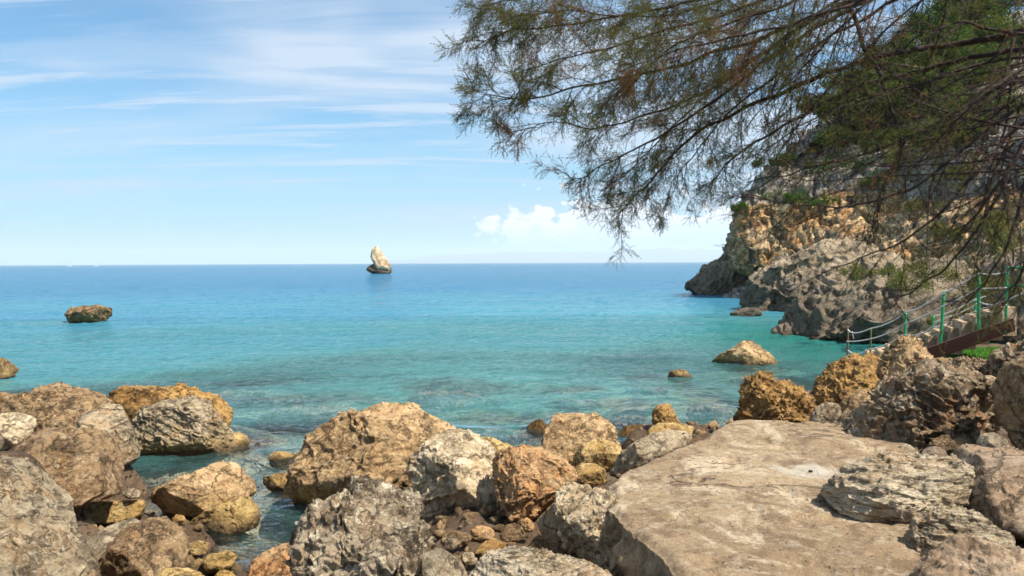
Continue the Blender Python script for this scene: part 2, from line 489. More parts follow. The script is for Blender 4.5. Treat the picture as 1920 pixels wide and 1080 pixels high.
def boulder(poly, depth, label, mat, ry=None, level=6, seed=0, p=2.7, lean=0.22, cuts=9, rough=1.0, ext=0.0,
            water=False, pits=0.4, layers=0.0, layer_dir=(0.2, 0.1, 1.0), ground=True, name='boulder', cat='rock', group=None,
            parent=None, sub=0.0, blocky=0.0, chunk=0.8):
    poly = np.asarray(poly, float)
    rs = np.random.default_rng(seed * 7 + 3)
    # centroid
    x, y = poly[:, 0], poly[:, 1]; x1, y1 = np.roll(x, -1), np.roll(y, -1)
    cr = x * y1 - x1 * y; A = cr.sum() / 2
    cx, cy = ((x + x1) * cr).sum() / (6 * A), ((y + y1) * cr).sum() / (6 * A)
    wpx = np.sqrt(abs(A))
    if water:                       # its foot stands in the sea: the waterline fixes the distance
        d_w = CAM_H * FPX / (y.max() - (492.5 - 0.0047 * (cx - 960)))
        depth = d_w
        if ry is None: ry = 0.42 * wpx / FPX * depth
        depth = d_w + 0.75 * ry
    if ry is None:
        ry = 0.5 * wpx / FPX * depth
    C = P(cx, cy, depth)
    F = ray(cx, cy); F = F / np.linalg.norm(F)
    R = np.cross(F, [0, 0, 1.0]); R /= np.linalg.norm(R)
    U = np.cross(R, F)
    rel = np.array([P(a, b, depth) - C for a, b in poly])
    q = np.stack([rel @ R, rel @ U], -1)
    th, r = radial(q)
    if ext:
        low = np.clip(-np.sin(th), 0, 1)
        r = r * (1 + ext * low)
    ker = np.exp(-0.5 * (np.arange(-9, 10) / 3.0) ** 2); ker /= ker.sum()
    r = np.convolve(np.concatenate([r[-9:], r, r[:9]]), ker, 'valid')
    v0, f = ico(level)
    a, b, c = v0[:, 0], v0[:, 1], v0[:, 2]
    s = np.sqrt(a * a + b * b) + 1e-9
    ang = np.arctan2(b, a)
    rr = np.interp(ang, th, r, period=2 * math.pi)
    rm = 1.0 / np.mean(1.0 / r)
    k = (s ** p + np.abs(c) ** p) ** (-1.0 / p)
    w = sstep(s, 0.15, 0.85)
    rr = rm * (1 - w) + rr * w
    X = rr * s * k * a / s
    Y = rr * s * k * b / s
    Z = ry * c * k
    loc = np.stack([X, Y, Z], -1)
    size = math.sqrt(rm * max(ry, rm * 0.6))
    # flat breaks: planes that cut mostly the faces turned to and from the viewer, less the outline
    for i in range(cuts * 3):
        n = rs.normal(size=3)
        big_cut = i < cuts
        if big_cut:
            n[2] += math.copysign(0.8, n[2]) if i % 2 else 0.0
            n[2] = -abs(n[2]) if i % 3 else n[2]
        n /= np.linalg.norm(n)
        h = loc @ n
        if big_cut:
            lim = h.max() * (rs.uniform(0.52, 0.82) if abs(n[2]) > 0.45 else rs.uniform(0.9, 0.99))
        else:
            lim = h.max() * (rs.uniform(0.86, 0.98) if n[2] < -0.25 else rs.uniform(0.93, 0.995))
        ex = np.maximum(h - lim, 0)
        loc -= n * (ex * 0.95)[:, None]
    loc[:, 2] += lean * loc[:, 1] * (1.0 if True else 0)
    wp = C + loc[:, :1] * R + loc[:, 1:2] * U + loc[:, 2:3] * F
    nm = vnormals(wp, f)
    so = wp + seed * 3.7
    fr = 1.0 / size
    L = np.array(layer_dir, float); L /= np.linalg.norm(L)
    sw = so * fr
    sw = sw + 0.35 * np.stack([perlin(sw * 0.9 + 50), perlin(sw * 0.9 + 70), perlin(sw * 0.9 + 90)], -1)
    d = 0.050 * fbm(sw * 0.9, 3)
    d += 0.040 * fbm(sw * 2.6, 5, 0.60)
    d += 0.014 * fbm(sw * 7.0, 3, 0.62, ridged=True)
    crack = np.abs(perlin(sw * np.array([1.3, 1.3, 0.8]) + 9.1) + 0.22 * perlin(sw * 5.0))
    d -= 0.070 * np.exp(-(crack / 0.030) ** 2)
    wq = sw * np.array([1.5, 1.5, 2.2]) + 0.22 * np.stack([perlin(sw * 4 + 3), perlin(sw * 4 + 13), perlin(sw * 4 + 23)], -1)
    g1, g2, gid = worley(wq + 40, seed)
    d += chunk * (0.085 * (gid - 0.5) * sstep(g2 - g1, 0.0, 0.25) - 0.045 * np.exp(-((g2 - g1) / 0.07) ** 2))
    if level >= 6:
        g1, g2, gid = worley(wq * 2.6 + 80, seed + 9)
        d += chunk * (0.034 * (gid - 0.5) * sstep(g2 - g1, 0.0, 0.25) - 0.022 * np.exp(-((g2 - g1) / 0.09) ** 2))
    stepv = fbm(sw * 1.5 + 60, 2) * 4.0
    stf = stepv - np.floor(stepv)
    d += 0.028 * (np.floor(stepv) + sstep(stf, 0.75, 1.0))
    if pits:
        pn = fbm(sw * 4.6 + 31.0, 3, 0.6)
        d -= 0.060 * pits * sstep(pn, 0.20, 0.40)
        pn2 = perlin(so * fr * 13.0 + 5.0)
        d -= 0.022 * pits * sstep(pn2, 0.25, 0.55)
    d += 0.010 * fbm(so * fr * 15.0, 2, 0.6)
    if layers:
        lc = wp @ L / size * 5.5 + 0.8 * fbm(so * fr * 1.3, 3)
        saw = lc - np.floor(lc)
        d += layers * 0.060 * (sstep(saw, 0.0, 0.75) - sstep(saw, 0.86, 1.0)) * (0.5 + 0.5 * sstep(perlin(so * fr * 1.7 + 77), -0.2, 0.3)) - layers * 0.03
        lc2 = lc * 2.7 + perlin(so * fr * 3)
        d += layers * 0.008 * np.sin(lc2 * 6.283)
    if blocky:
        vb = np.round(fbm(so * fr * 1.8 + 4, 2) * 5) / 5
        d += blocky * 0.12 * vb
    wp = wp + nm * (d * size * rough)[:, None]
    if sub:
        wp[:, 2] -= sub
    zb = wp[:, 2].min()
    base = np.array([C[0], C[1], zb])
    me = mesh_from(wp - base, f, True, name)
    o = add(name, me, RM[mat] if isinstance(mat, str) else mat, loc=tuple(base), label=label, cat=cat, group=group, parent=parent)
    if ground and not (water and depth > 15):
        hgt = wp[:, 2].max() - zb
        GROUND_PTS.append((C[0], C[1], zb + 0.10 * hgt, max(rm, 0.2)))
        GROUND_PTS.append((*(C - F * ry * 0.8)[:2], zb + 0.02 * hgt, max(rm, 0.2)))
    return o

B = boulder
# ---- left group
B([(-150, 880), (-60, 850), (0, 845), (50, 850), (93, 870), (117, 893), (144, 932), (156, 983), (175, 1033), (190, 1085), (195, 1200), (-150, 1200)], 5.3,
  'large smooth grey boulder filling the lower left corner', 'grey', ry=0.62, level=7, seed=1, chunk=0.35, rough=0.55, pits=0.35, lean=0.3)
B([(10, 848), (40, 825), (78, 808), (140, 804), (202, 806), (226, 823), (247, 874), (241, 905), (218, 932), (156, 948), (90, 960), (10, 900)], 8.3,
  'flat-topped brown boulder right behind the big corner boulder', 'brown', ry=0.6, seed=2, chunk=0.35, rough=0.6, pits=0.4, lean=0.45)
B([(-90, 756), (-30, 745), (0, 742), (54, 742), (78, 727), (113, 721), (155, 730), (200, 738), (225, 760), (215, 800), (150, 840), (80, 840), (-90, 850)], 11.6,
  'broad brown-grey boulder at the back of the left group with a yellow patch', 'brown', ry=1.0, seed=3, rough=0.8)
B([(175, 742), (218, 730), (288, 728), (340, 727), (373, 730), (424, 742), (443, 773), (432, 794), (400, 810), (300, 815), (220, 800), (180, 775)], 13.6,
  'long low rusty brown rock along the sea behind the grey block', 'ochre', ry=0.8, seed=4, rough=1.0, ext=0.25)
B([(148, 775), (187, 753), (222, 749), (233, 769), (249, 808), (268, 843), (255, 872), (200, 872), (150, 820)], 10.0,
  'upright grey wedge between the brown boulder and the grey block', 'grey', ry=0.45, seed=5, chunk=0.35, rough=0.6, pits=0.3)
B([(247, 785), (272, 765), (311, 753), (362, 742), (389, 755), (408, 788), (440, 812), (443, 835), (420, 854), (362, 866), (319, 868), (268, 850), (250, 815)], None,
  'big cracked grey block with ochre foot at the water of the left group', 'grey', water=True, ry=0.75, level=7, seed=6, rough=0.75, layers=0.5, layer_dir=(0.5, 0.2, 0.8), ext=0.2)
B([(432, 815), (450, 810), (468, 820), (466, 834), (448, 842), (430, 838)], None, 'small yellow nub at the seaward foot of the cracked grey block', 'yellow', water=True, level=5, seed=7, ext=0.5)
B([(-30, 782), (5, 775), (45, 777), (70, 785), (62, 812), (35, 836), (-30, 850)], 9.0, 'small pinkish white rock at the left edge behind the corner boulder', 'white', level=5, seed=8)
B([(-60, 785), (-5, 800), (10, 828), (0, 850), (-60, 870)], 6.3, 'sliver of smooth grey rock on the left edge above the corner boulder', 'grey', level=5, seed=9, chunk=0.35, rough=0.5, pits=0.2)
B([(281, 943), (298, 915), (345, 893), (400, 872), (440, 866), (462, 880), (489, 910), (480, 928), (440, 945), (400, 958), (360, 976), (310, 978), (288, 968)], 9.3,
  'wedge-shaped tan boulder with overhanging front in the left inlet', 'tan', ry=0.55, seed=10, lean=-0.25, rough=0.8)
B([(345, 990), (370, 968), (420, 945), (470, 928), (492, 958), (482, 985), (420, 1002), (370, 1012)], None, 'yellow slab lying under the wedge-shaped tan boulder', 'yellow', water=True, ry=0.4, seed=11, rough=0.6, pits=0.3, ext=0.3)
B([(150, 950), (171, 942), (225, 939), (272, 937), (282, 945), (268, 967), (220, 974), (163, 979), (150, 965)], 8.9, 'long rounded yellow rock like a log below the brown boulder', 'yellow', ry=0.2, level=5, seed=12, rough=0.6, pits=0.2, ext=0.3)
B([(152, 978), (168, 972), (184, 985), (177, 1000), (158, 1002)], 8.3, 'small yellow stone between the log-like rock and the corner boulder', 'yellow', level=5, seed=13, rough=0.6, ext=0.4)
B([(160, 1010), (202, 987), (249, 969), (272, 977), (256, 1010), (210, 1050), (165, 1070)], 7.6, 'pale grey flat rock between the corner boulder and the dark brown boulder', 'grey', ry=0.35, level=5, seed=14, chunk=0.35, rough=0.5, pits=0.2, lean=0.8)
B([(183, 1090), (195, 1050), (206, 1022), (249, 987), (307, 966), (325, 983), (350, 992), (357, 1030), (360, 1075), (330, 1110), (185, 1120)], 6.7,
  'dark brown pitted boulder at the bottom beside the corner boulder', 'brown', ry=0.4, level=6, seed=15, rough=0.9)
B([(321, 974), (330, 964), (345, 966), (349, 976), (338, 983), (325, 982)], 8.2, 'small round orange stone resting by the dark brown boulder', 'ochre', level=5, seed=16, rough=0.5, pits=0.2)
B([(375, 1030), (395, 1015), (425, 1010), (445, 1018), (435, 1040), (400, 1052), (380, 1048)], 7.6, 'yellow rock just awash in the left inlet', 'yellow', level=5, seed=17, ry=0.18, sub=0.12)
B([(352, 1012), (372, 1004), (394, 1010), (385, 1030), (358, 1032)], 7.9, 'pale yellow stone awash beside the dark brown boulder', 'yellow', level=5, seed=18, ry=0.14, sub=0.05)
B([(275, 1090), (310, 1066), (350, 1062), (392, 1076), (405, 1100), (380, 1140), (285, 1140)], 6.0, 'pale yellow rock cut by the bottom edge in front of the dark brown boulder', 'yellow', level=5, seed=19, rough=0.6)
B([(398, 1090), (410, 1070), (430, 1068), (450, 1085), (445, 1110), (400, 1110)], 6.2, 'small yellow stone at the bottom edge beside the pale yellow rock', 'yellow', level=5, seed=20)
# ---- centre group
B([(546, 926), (548, 888), (564, 844), (585, 819), (616, 793), (660, 775), (707, 762), (748, 756), (774, 758), (802, 775), (855, 800), (885, 850), (870, 905), (760, 950), (640, 958), (590, 949), (558, 941)], 9.9,
  'largest tan boulder of the centre with a domed top', 'tan', ry=0.85, level=7, seed=21, rough=0.8, lean=0.4, ext=0.12)
B([(762, 878), (783, 831), (811, 812), (843, 803), (871, 803), (896, 822), (931, 844), (958, 872), (964, 930), (963, 962), (950, 985), (928, 992), (880, 1003), (803, 1002), (785, 940), (775, 905)], 7.5,
  'whitish block with a brown cap leaning on the domed boulder', 'white', ry=0.5, level=7, seed=22, rough=0.75, pits=0.5, lean=0.1, layers=0.25, layer_dir=(0.9, 0.2, 0.3), ground=False)
B([(571, 995), (575, 970), (594, 945), (641, 929), (657, 897), (682, 886), (736, 888), (786, 893), (797, 916), (803, 960), (801, 1023), (807, 1090), (800, 1160), (580, 1160), (570, 1080)], 5.6,
  'coarse grey-white boulder with pebbly crust in the centre foreground', 'rough', ry=0.45, level=7, seed=23, chunk=1.3, rough=1.15, pits=1.2, lean=0.15)
B([(460, 1095), (478, 1048), (497, 1033), (525, 1022), (547, 1020), (580, 1013), (600, 1050), (600, 1140), (465, 1140)], 6.7,
  'light orange boulder left of the coarse grey-white boulder', 'red', ry=0.35, seed=24, rough=0.6, pits=0.3)
B([(502, 858), (512, 848), (535, 847), (558, 853), (556, 868), (530, 872), (510, 869)], None, 'small yellow rock standing alone in the inlet by the domed boulder', 'yellow', water=True, level=5, seed=25, ext=0.8)
B([(482, 902), (497, 894), (519, 889), (549, 886), (570, 905), (560, 926), (522, 921), (500, 910)], None, 'low dark yellow rock at the left foot of the domed boulder', 'ochre', water=True, level=5, seed=26, ext=0.5)
B([(790, 1032), (805, 1022), (827, 1026), (852, 1042), (868, 1058), (882, 1088), (880, 1130), (795, 1130)], 5.3, 'smooth speckled grey stone right of the coarse boulder', 'grey', ry=0.2, seed=27, chunk=0.35, rough=0.45, pits=0.2)
B([(870, 1090), (900, 1052), (930, 1032), (960, 1026), (990, 1028), (1030, 1038), (1083, 1052), (1120, 1063), (1160, 1084), (1180, 1150), (870, 1150)], 4.7,
  'white ridged rock along the bottom edge below the slab corner', 'strat', ry=0.35, level=7, seed=28, rough=0.8, layers=0.7, layer_dir=(0.35, 0.3, 0.9), lean=0.5)
B([(890, 1040), (903, 1016), (926, 1008), (948, 1020), (950, 1045), (930, 1068), (900, 1068)], 5.6, 'small mossy orange-brown stone in the hollow behind the ridged rock', 'ochre', level=5, seed=29, rough=0.8)
B([(985, 1028), (1002, 1008), (1022, 1003), (1038, 1020), (1045, 1045), (1010, 1055), (988, 1048)], 5.7, 'small red-brown stone in the shaded gap beside the slab corner', 'red', level=5, seed=30, rough=0.7)
B([(925, 852), (960, 842), (985, 839), (1013, 844), (1037, 858), (1066, 876), (1092, 892), (1055, 912), (1035, 935), (1012, 955), (985, 972), (955, 968), (930, 930)], 7.0,
  'orange-stained rock with a round hollow right of the whitish block', 'red', ry=0.5, level=7, seed=31, rough=0.95, pits=0.7, chunk=1.2, lean=0.55, p=2.3, cuts=12)
B([(888, 826), (905, 819), (921, 820), (956, 834), (985, 848), (970, 870), (900, 865)], 8.4, 'yellowish rock peeping out behind the whitish block', 'yellow', level=5, seed=32, rough=0.7)
B([(1037, 910), (1055, 897), (1080, 893), (1111, 900), (1147, 908), (1170, 929), (1160, 960), (1185, 1000), (1235, 1060), (1250, 1110), (1140, 1110), (1090, 1050), (1062, 1030), (1046, 980)], 5.45,
  'broken white and brown block holding up the corner of the slab', 'white', ry=0.33, level=7, seed=33, chunk=1.3, rough=1.0, pits=0.9, layers=0.3, layer_dir=(1.0, 0.2, 0.1), lean=0.0)
B([(1000, 962), (1020, 940), (1041, 927), (1055, 970), (1065, 1003), (1088, 1050), (1060, 1070), (1020, 1010)], 5.75, 'dark brown splinter leaning left of the slab corner block', 'brown', ry=0.2, level=5, seed=34, rough=0.7)
B([(1011, 843), (1025, 802), (1041, 778), (1076, 775), (1115, 778), (1150, 790), (1160, 830), (1168, 852), (1150, 880), (1076, 882), (1028, 856)], 11.6,
  'square tan boulder with a flat top between centre and slab', 'tan', ry=0.6, seed=35, rough=0.7, p=3.6, cuts=12, ext=0.2)
B([(1074, 858), (1090, 835), (1122, 820), (1150, 829), (1168, 843), (1160, 866), (1136, 878), (1100, 876), (1080, 871)], 10.4, 'rounded yellow stone in front of the square tan boulder', 'yellow', ry=0.3, seed=36, chunk=0.35, rough=0.6, pits=0.3, ext=0.2)
B([(1148, 885), (1165, 850), (1190, 830), (1227, 812), (1260, 807), (1310, 807), (1300, 830), (1230, 858), (1180, 885), (1155, 900)], 9.2,
  'elongated grey rock running along the far edge of the slab', 'grey', ry=0.4, seed=37, rough=0.7, ext=0.2)
B([(1208, 818), (1220, 800), (1235, 793), (1277, 792), (1310, 803), (1300, 822), (1250, 828)], 10.9, 'flat yellow rock under the upright brown stub', 'yellow', level=5, seed=38, rough=0.6, ext=0.4)
B([(1221, 795), (1224, 770), (1234, 759), (1255, 757), (1262, 768), (1276, 796), (1250, 803)], 11.4, 'upright brown stub of rock on the flat yellow rock', 'ochre', level=5, seed=39, rough=0.8)
B([(1158, 808), (1175, 799), (1200, 796), (1218, 802), (1215, 815), (1180, 820), (1160, 818)], None, 'flat dark rock awash left of the upright stub', 'weed', water=True, level=5, seed=40, ext=0.6)
B([(988, 800), (1000, 790), (1012, 785), (1030, 795), (1030, 808), (1010, 812), (992, 808)], None, 'small dark weedy rock awash left of the square tan boulder', 'weed', water=True, level=5, seed=41, ext=0.6, pits=1.2)
B([(1070, 885), (1090, 868), (1115, 868), (1150, 882), (1142, 905), (1100, 912), (1075, 900)], 7.6, 'low yellowish rock between the orange rock and the slab', 'yellow', level=5, seed=42, rough=0.8)
for i, (x, y, w, h, d, mt, lab) in enumerate([
    (855, 1012, 60, 34, 6.1, 'brown', 'flat brown stone deep in the hollow under the whitish block'), (905, 1000, 46, 30, 6.3, 'red', 'red-brown stone in the hollow right of the flat brown stone'),
    (960, 1000, 50, 36, 6.1, 'brown', 'brown stone in the hollow under the orange-stained rock'), (985, 985, 34, 26, 6.4, 'red', 'small rusty stone under the orange-stained rock'),
    (880, 1048, 34, 28, 5.5, 'white', 'small pale stone between the speckled stone and the ridged rock'), (845, 1020, 30, 22, 5.8, 'dark', 'small dark stone beside the speckled stone'),
        (430, 925, 30, 16, 9.6, 'yellow', 'small yellow stone behind the wedge-shaped boulder'),
    (248, 925, 36, 20, 8.9, 'grey', 'small grey stone at the foot of the flat-topped brown boulder'), (118, 800, 60, 40, 10.2, 'brown', 'brown rock between the pinkish rock and the grey wedge')]):
    B([(x + w / 2 * math.cos(a) * (1 + 0.12 * math.sin(2 * a + i)), y - h / 2 * math.sin(a) * (1 + 0.12 * math.cos(3 * a + i))) for a in np.linspace(0, 2 * math.pi, 9, endpoint=False)], d, lab, mt, level=5, seed=130 + i, ground=False, chunk=1.0)
# ---- right group
B([(1377, 790), (1391, 767), (1394, 728), (1404, 710), (1439, 706), (1453, 717), (1474, 720), (1505, 735), (1531, 763), (1527, 790), (1502, 812), (1440, 812), (1385, 806)], 10.9,
  'golden ochre boulder at the seaward end of the slab', 'ochre', ry=0.55, level=7, seed=43, chunk=1.3, rough=1.15, pits=1.1, lean=0.15)
B([(1333, 678), (1353, 662), (1375, 655), (1404, 637), (1413, 639), (1427, 653), (1447, 667), (1452, 686), (1391, 687), (1345, 686)], None,
  'pointed tan rock standing in the green cove', 'tan', water=True, ry=0.7, seed=44, rough=0.9, ext=0.5)
B([(1248, 703), (1258, 695), (1280, 693), (1298, 699), (1300, 709), (1275, 713), (1252, 711)], None, 'small round weedy rock awash out from the slab', 'islet', water=True, level=5, seed=45, ext=0.6)
B([(1525, 740), (1541, 701), (1561, 681), (1598, 674), (1623, 688), (1642, 717), (1640, 745), (1600, 770), (1553, 775), (1530, 766)], 12.2,
  'brown honeycombed boulder behind the golden boulder', 'ochre', ry=0.55, level=6, seed=46, chunk=1.3, rough=1.1, pits=1.2)
B([(1632, 745), (1643, 713), (1659, 681), (1671, 652), (1690, 635), (1715, 634), (1735, 655), (1748, 690), (1745, 730), (1690, 755), (1650, 755)], 12.6,
  'tall pitted tan boulder at the foot of the stairs', 'tan', ry=0.55, level=6, seed=47, chunk=1.3, rough=1.15, pits=1.3)
B([(1568, 770), (1590, 738), (1614, 729), (1645, 742), (1650, 765), (1605, 790), (1575, 792)], 10.5, 'small tan rock between the honeycombed boulder and the dark boulder', 'tan', level=5, seed=48, rough=0.8)
B([(1516, 792), (1528, 765), (1550, 752), (1575, 760), (1580, 785), (1560, 800), (1525, 802)], 10.2, 'small blackish rock beside the golden boulder', 'dark', level=5, seed=49, rough=0.9)
B([(1549, 808), (1586, 778), (1643, 758), (1659, 721), (1700, 703), (1741, 691), (1765, 695), (1790, 705), (1838, 713), (1875, 735), (1890, 790), (1880, 840), (1826, 855), (1765, 850), (1708, 868), (1675, 866), (1614, 872), (1570, 840)], 7.5,
  'biggest dark brown boulder with a white crest beside the slab', 'dark', ry=0.75, level=7, seed=50, chunk=1.3, rough=1.1, pits=1.0, lean=0.35)
B([(1856, 755), (1870, 710), (1887, 685), (1920, 668), (1990, 655), (2060, 700), (2060, 900), (1945, 880), (1905, 835), (1878, 798)], 6.6,
  'tall grey-brown boulder cut by the right edge', 'brown', ry=0.5, level=6, seed=51, rough=1.0)
B([(1535, 918), (1561, 897), (1590, 876), (1643, 856), (1684, 850), (1724, 860), (1786, 858), (1818, 872), (1825, 905), (1815, 935), (1775, 968), (1712, 1002), (1663, 992), (1614, 975), (1570, 955), (1540, 935)], 5.15,
  'flat pale rock with wavy bands lying on the slab', 'strat', ry=0.45, level=7, seed=52, rough=0.8, layers=0.8, layer_dir=(0.15, 0.35, 0.9), lean=0.6, p=2.4)
B([(1765, 845), (1806, 830), (1887, 843), (1990, 870), (2020, 980), (1960, 1010), (1880, 995), (1815, 960), (1800, 900)], 5.2,
  'smooth mauve slab of rock behind the banded rock at the right edge', 'mauve', ry=0.6, level=6, seed=53, chunk=0.35, rough=0.6, pits=0.3, lean=0.8, layers=0.2)
B([(1706, 1040), (1711, 978), (1741, 965), (1765, 957), (1798, 953), (1834, 965), (1862, 990), (1895, 1010), (1890, 1060), (1800, 1085), (1715, 1080)], 4.45,
  'square-ended layered rock in the lower right below the banded rock', 'strat', ry=0.40, level=7, seed=54, p=3.2, rough=0.9, layers=0.4, layer_dir=(0.3, 0.2, 0.9))
B([(1705, 1085), (1735, 1040), (1765, 1014), (1830, 1008), (1920, 1030), (1990, 1060), (2000, 1150), (1700, 1150)], 4.0,
  'flat grey-brown rock in the lower right corner', 'mauve', ry=0.4, level=6, seed=55, rough=0.8, layers=0.3, lean=0.8)
B([(1722, 856), (1735, 840), (1755, 836), (1774, 846), (1778, 862), (1750, 868), (1725, 866)], 6.4, 'small round pinkish stone on top between banded rock and mauve slab', 'mauve', level=5, seed=56, chunk=0.35, rough=0.5, pits=0.2, ground=False)
B([(1826, 835), (1838, 815), (1862, 811), (1888, 824), (1896, 842), (1860, 850), (1830, 848)], 6.1, 'small grey stone on the mauve slab under the right-edge boulder', 'grey', level=5, seed=57, rough=0.6, ground=False)
B([(1672, 860), (1682, 838), (1700, 832), (1716, 842), (1718, 862), (1690, 870)], 6.9, 'small pale knobbly stone at the foot of the dark boulder', 'rough', level=5, seed=58)
B([(1736, 840), (1752, 820), (1785, 814), (1815, 822), (1830, 845), (1790, 858), (1745, 858)], 7.0, 'low brown stone between the dark boulder and the mauve slab', 'brown', level=5, seed=59)
B([(1750, 712), (1772, 688), (1800, 676), (1835, 674), (1862, 684), (1880, 700), (1870, 722), (1800, 726), (1755, 724)], 12.5, 'heap of knobbly dark rock behind the dark boulder below the lawn', 'dark', level=6, seed=60, chunk=1.3, rough=1.3, pits=1.2, ry=0.6)
B([(1848, 700), (1862, 668), (1890, 648), (1930, 640), (1990, 660), (1990, 720), (1900, 730), (1860, 720)], 12.0, 'dark brown knobbly rock right of the lawn by the right edge', 'dark', level=6, seed=61, chunk=1.3, rough=1.2, ry=0.6)
B([(1824, 716), (1838, 706), (1860, 704), (1875, 712), (1870, 726), (1835, 728)], 9.6, 'small white stone behind the crest of the dark boulder', 'white', level=5, seed=62)
B([(1572, 690), (1582, 672), (1600, 664), (1618, 672), (1632, 664), (1650, 672), (1662, 695), (1650, 715), (1590, 715)], 14.5, 'low brown rocks under the first rope posts', 'ochre', level=6, seed=63, rough=1.2, ry=0.6)
B([(1700, 700), (1720, 680), (1760, 672), (1800, 676), (1820, 700), (1790, 725), (1710, 730)], 14.6, 'shaded brown rock under the wooden beam', 'brown', level=5, seed=64, rough=1.0, ry=0.6)
# ---- out in the sea
B([(121, 592), (130, 581), (150, 577), (185, 575), (212, 578), (229, 587), (226, 598), (195, 604), (160, 607), (131, 603)], None,
  'flat round rock alone in the sea at the left', 'islet', water=True, ry=1.0, seed=65, rough=1.1, lean=-0.35, p=3.2, ext=0.0, ground=False)
B([(-40, 680), (0, 672), (14, 675), (28, 686), (36, 694), (20, 704), (0, 712), (-40, 716)], None,
  'dark rusty rock half out of frame in the sea on the left edge', 'islet', water=True, ry=0.5, seed=66, rough=1.1, ext=0.4, ground=False)

# sea stack: leaning pale tooth on a dark undercut foot
d_st = 232.0
stack = empty('sea_stack', tuple(P(709, 512, d_st) * np.array([1, 1, 0])), 'leaning white rock tooth far out in the sea on a dark undercut foot', 'sea stack')
def child(o, par):
    o.parent = par
    o.location = Vector(o.location) - Vector(par.location)
    for k in ('label', 'category', 'group'):
        if k in o: del o[k]
    return o
t1 = B([(695, 482), (696, 470), (702, 461), (708, 462), (717, 474), (726, 487), (733, 499), (733, 507), (708, 507), (701, 496)], d_st, 'x', 'stack', ry=2.6, seed=67, rough=0.4, chunk=0.5, cuts=4, lean=0.1, ground=False, name='rock_tooth', level=6)
t2 = B([(684, 506), (690, 500), (700, 495), (715, 493), (731, 496), (734, 505), (731, 513), (715, 516), (700, 514), (692, 509)], d_st, 'x', 'stackbase', ry=3.0, seed=68, rough=0.8, lean=0.0, ground=False, name='undercut_foot', level=5)
child(t1, stack); child(t2, stack)

# submerged rocks
SUNK = []
for i, (x, y, w, h, lab) in enumerate([
    (835, 724, 170, 26, 'large purplish sunken rock offshore of the domed boulder'),
    (620, 752, 330, 22, 'long sunken reef left of the domed boulder top'),
    (475, 722, 190, 14, 'faint sunken reef farthest out towards the left group'),
    (500, 808, 110, 30, 'sunken rock between the left group and the domed boulder'),
    (930, 790, 150, 26, 'sunken rock right behind the domed boulder'),
    (1215, 713, 90, 12, 'sunken ledge around the small weedy rock'),
    (1075, 735, 120, 14, 'sunken ledge seaward of the square tan boulder'),
    (1180, 765, 110, 22, 'sunken rock right of the square tan boulder'),
    (1330, 752, 90, 40, 'sunken rock left of the golden boulder'),
    (1420, 696, 120, 16, 'sunken shelf at the foot of the pointed tan rock'),
    (1480, 720, 90, 24, 'sunken shelf in the cove behind the golden boulder'),
    (440, 990, 130, 60, 'sunken rock in the left inlet'),
    (300, 905, 90, 40, 'sunken rock at the head of the left inlet'),
    (60, 608, 220, 6, 'sunken bar left of the flat round rock')]):
    c = onz(x, y, 0.0)
    dd = c[1]
    SUNK.append((c[0], c[1], w / 2 / FPX * dd, max(h * 0.5 * dd * dd / (CAM_H * FPX), 0.35)))
    poly = [(x + w / 2 * math.cos(a) * (1 + 0.25 * math.sin(3 * a + i)), y + max(h, 0.14 * w) / 2 * math.sin(a)) for a in np.linspace(0, 2 * math.pi, 14, endpoint=False)]
    hh = max(h, 0.14 * w) / FPX * dd / 2
    B(poly, dd, lab, 'subm', ry=max(h * 0.5 * dd * dd / (CAM_H * FPX), 0.35), level=6, seed=80 + i, rough=1.5, lean=0, ground=False, sub=hh * 0.85 + 0.2, name='sunken_rock')

# ------------------------------------------------------------------ ground and seabed
sea_pts = [(1345, 785, -.6), (1310, 798, -.5), (1270, 806, -.4), (1330, 770, -.8), (1290, 780, -.8), (290, 892, -.5), (268, 915, -.4), (330, 882, -.5), (270, 880, -.5), (300, 868, -.6), (380, 880, -.5), (270, 955, -.2), (450, 905, -.45), (520, 960, -.45), (530, 850, -.6), (470, 1040, -.45), (430, 1060, -.3), (480, 780, -.9), (650, 730, -1.2), (900, 700, -1.5), (1100, 740, -1.3), (1210, 770, -.9),
           (1330, 775, -.7), (1350, 740, -.9), (1000, 640, -2.3), (600, 640, -3.0), (300, 660, -3.0), (100, 690, -2.6), (950, 810, -.9), (960, 760, -1.2), (1190, 830, -.5), (700, 740, -1.3), (1560, 690, -1.2),
           (1480, 640, -2.0), (1520, 670, -1.6), (1300, 620, -2.8), (1450, 690, -1.0), (200, 600, -5), (600, 590, -5), (1000, 590, -3.6), (1300, 575, -4), (-200, 640, -3.5), (1550, 720, -0.8)]
gp = [(x, y, z, 0.35) for x, y, z, _ in GROUND_PTS]
for x, y, z in sea_pts:
    c = onz(x, y, 0.0)
    gp.append((c[0], c[1], z, 0.4))
for x, y, z in [(0, 1, 1.0), (2, 1, 1.2), (4, 2, 1.5), (-2, 2, 0.9), (-4, 2, 1.0), (0.6, 3.6, 0.75), (0.2, 4.2, 0.65), (-1, 3, 0.4), (2, 4, 1.0), (2, 6, 0.95), (3, 7, 0.95), (5, 5, 1.5), (6, 8, 1.3), (8, 12, 1.1), (10, 16, 0.9), (9, 18, 0.7), (11, 20, 0.9),
                (14, 10, 2.0), (14, 18, 1.2), (-8, 6, 0.6), (-9, 10, 0.3), (8, 15, 0.6), (6.4, 14, 0.4)]:
    gp.append((x, y, z, 0.5))
GP = np.array(gp)

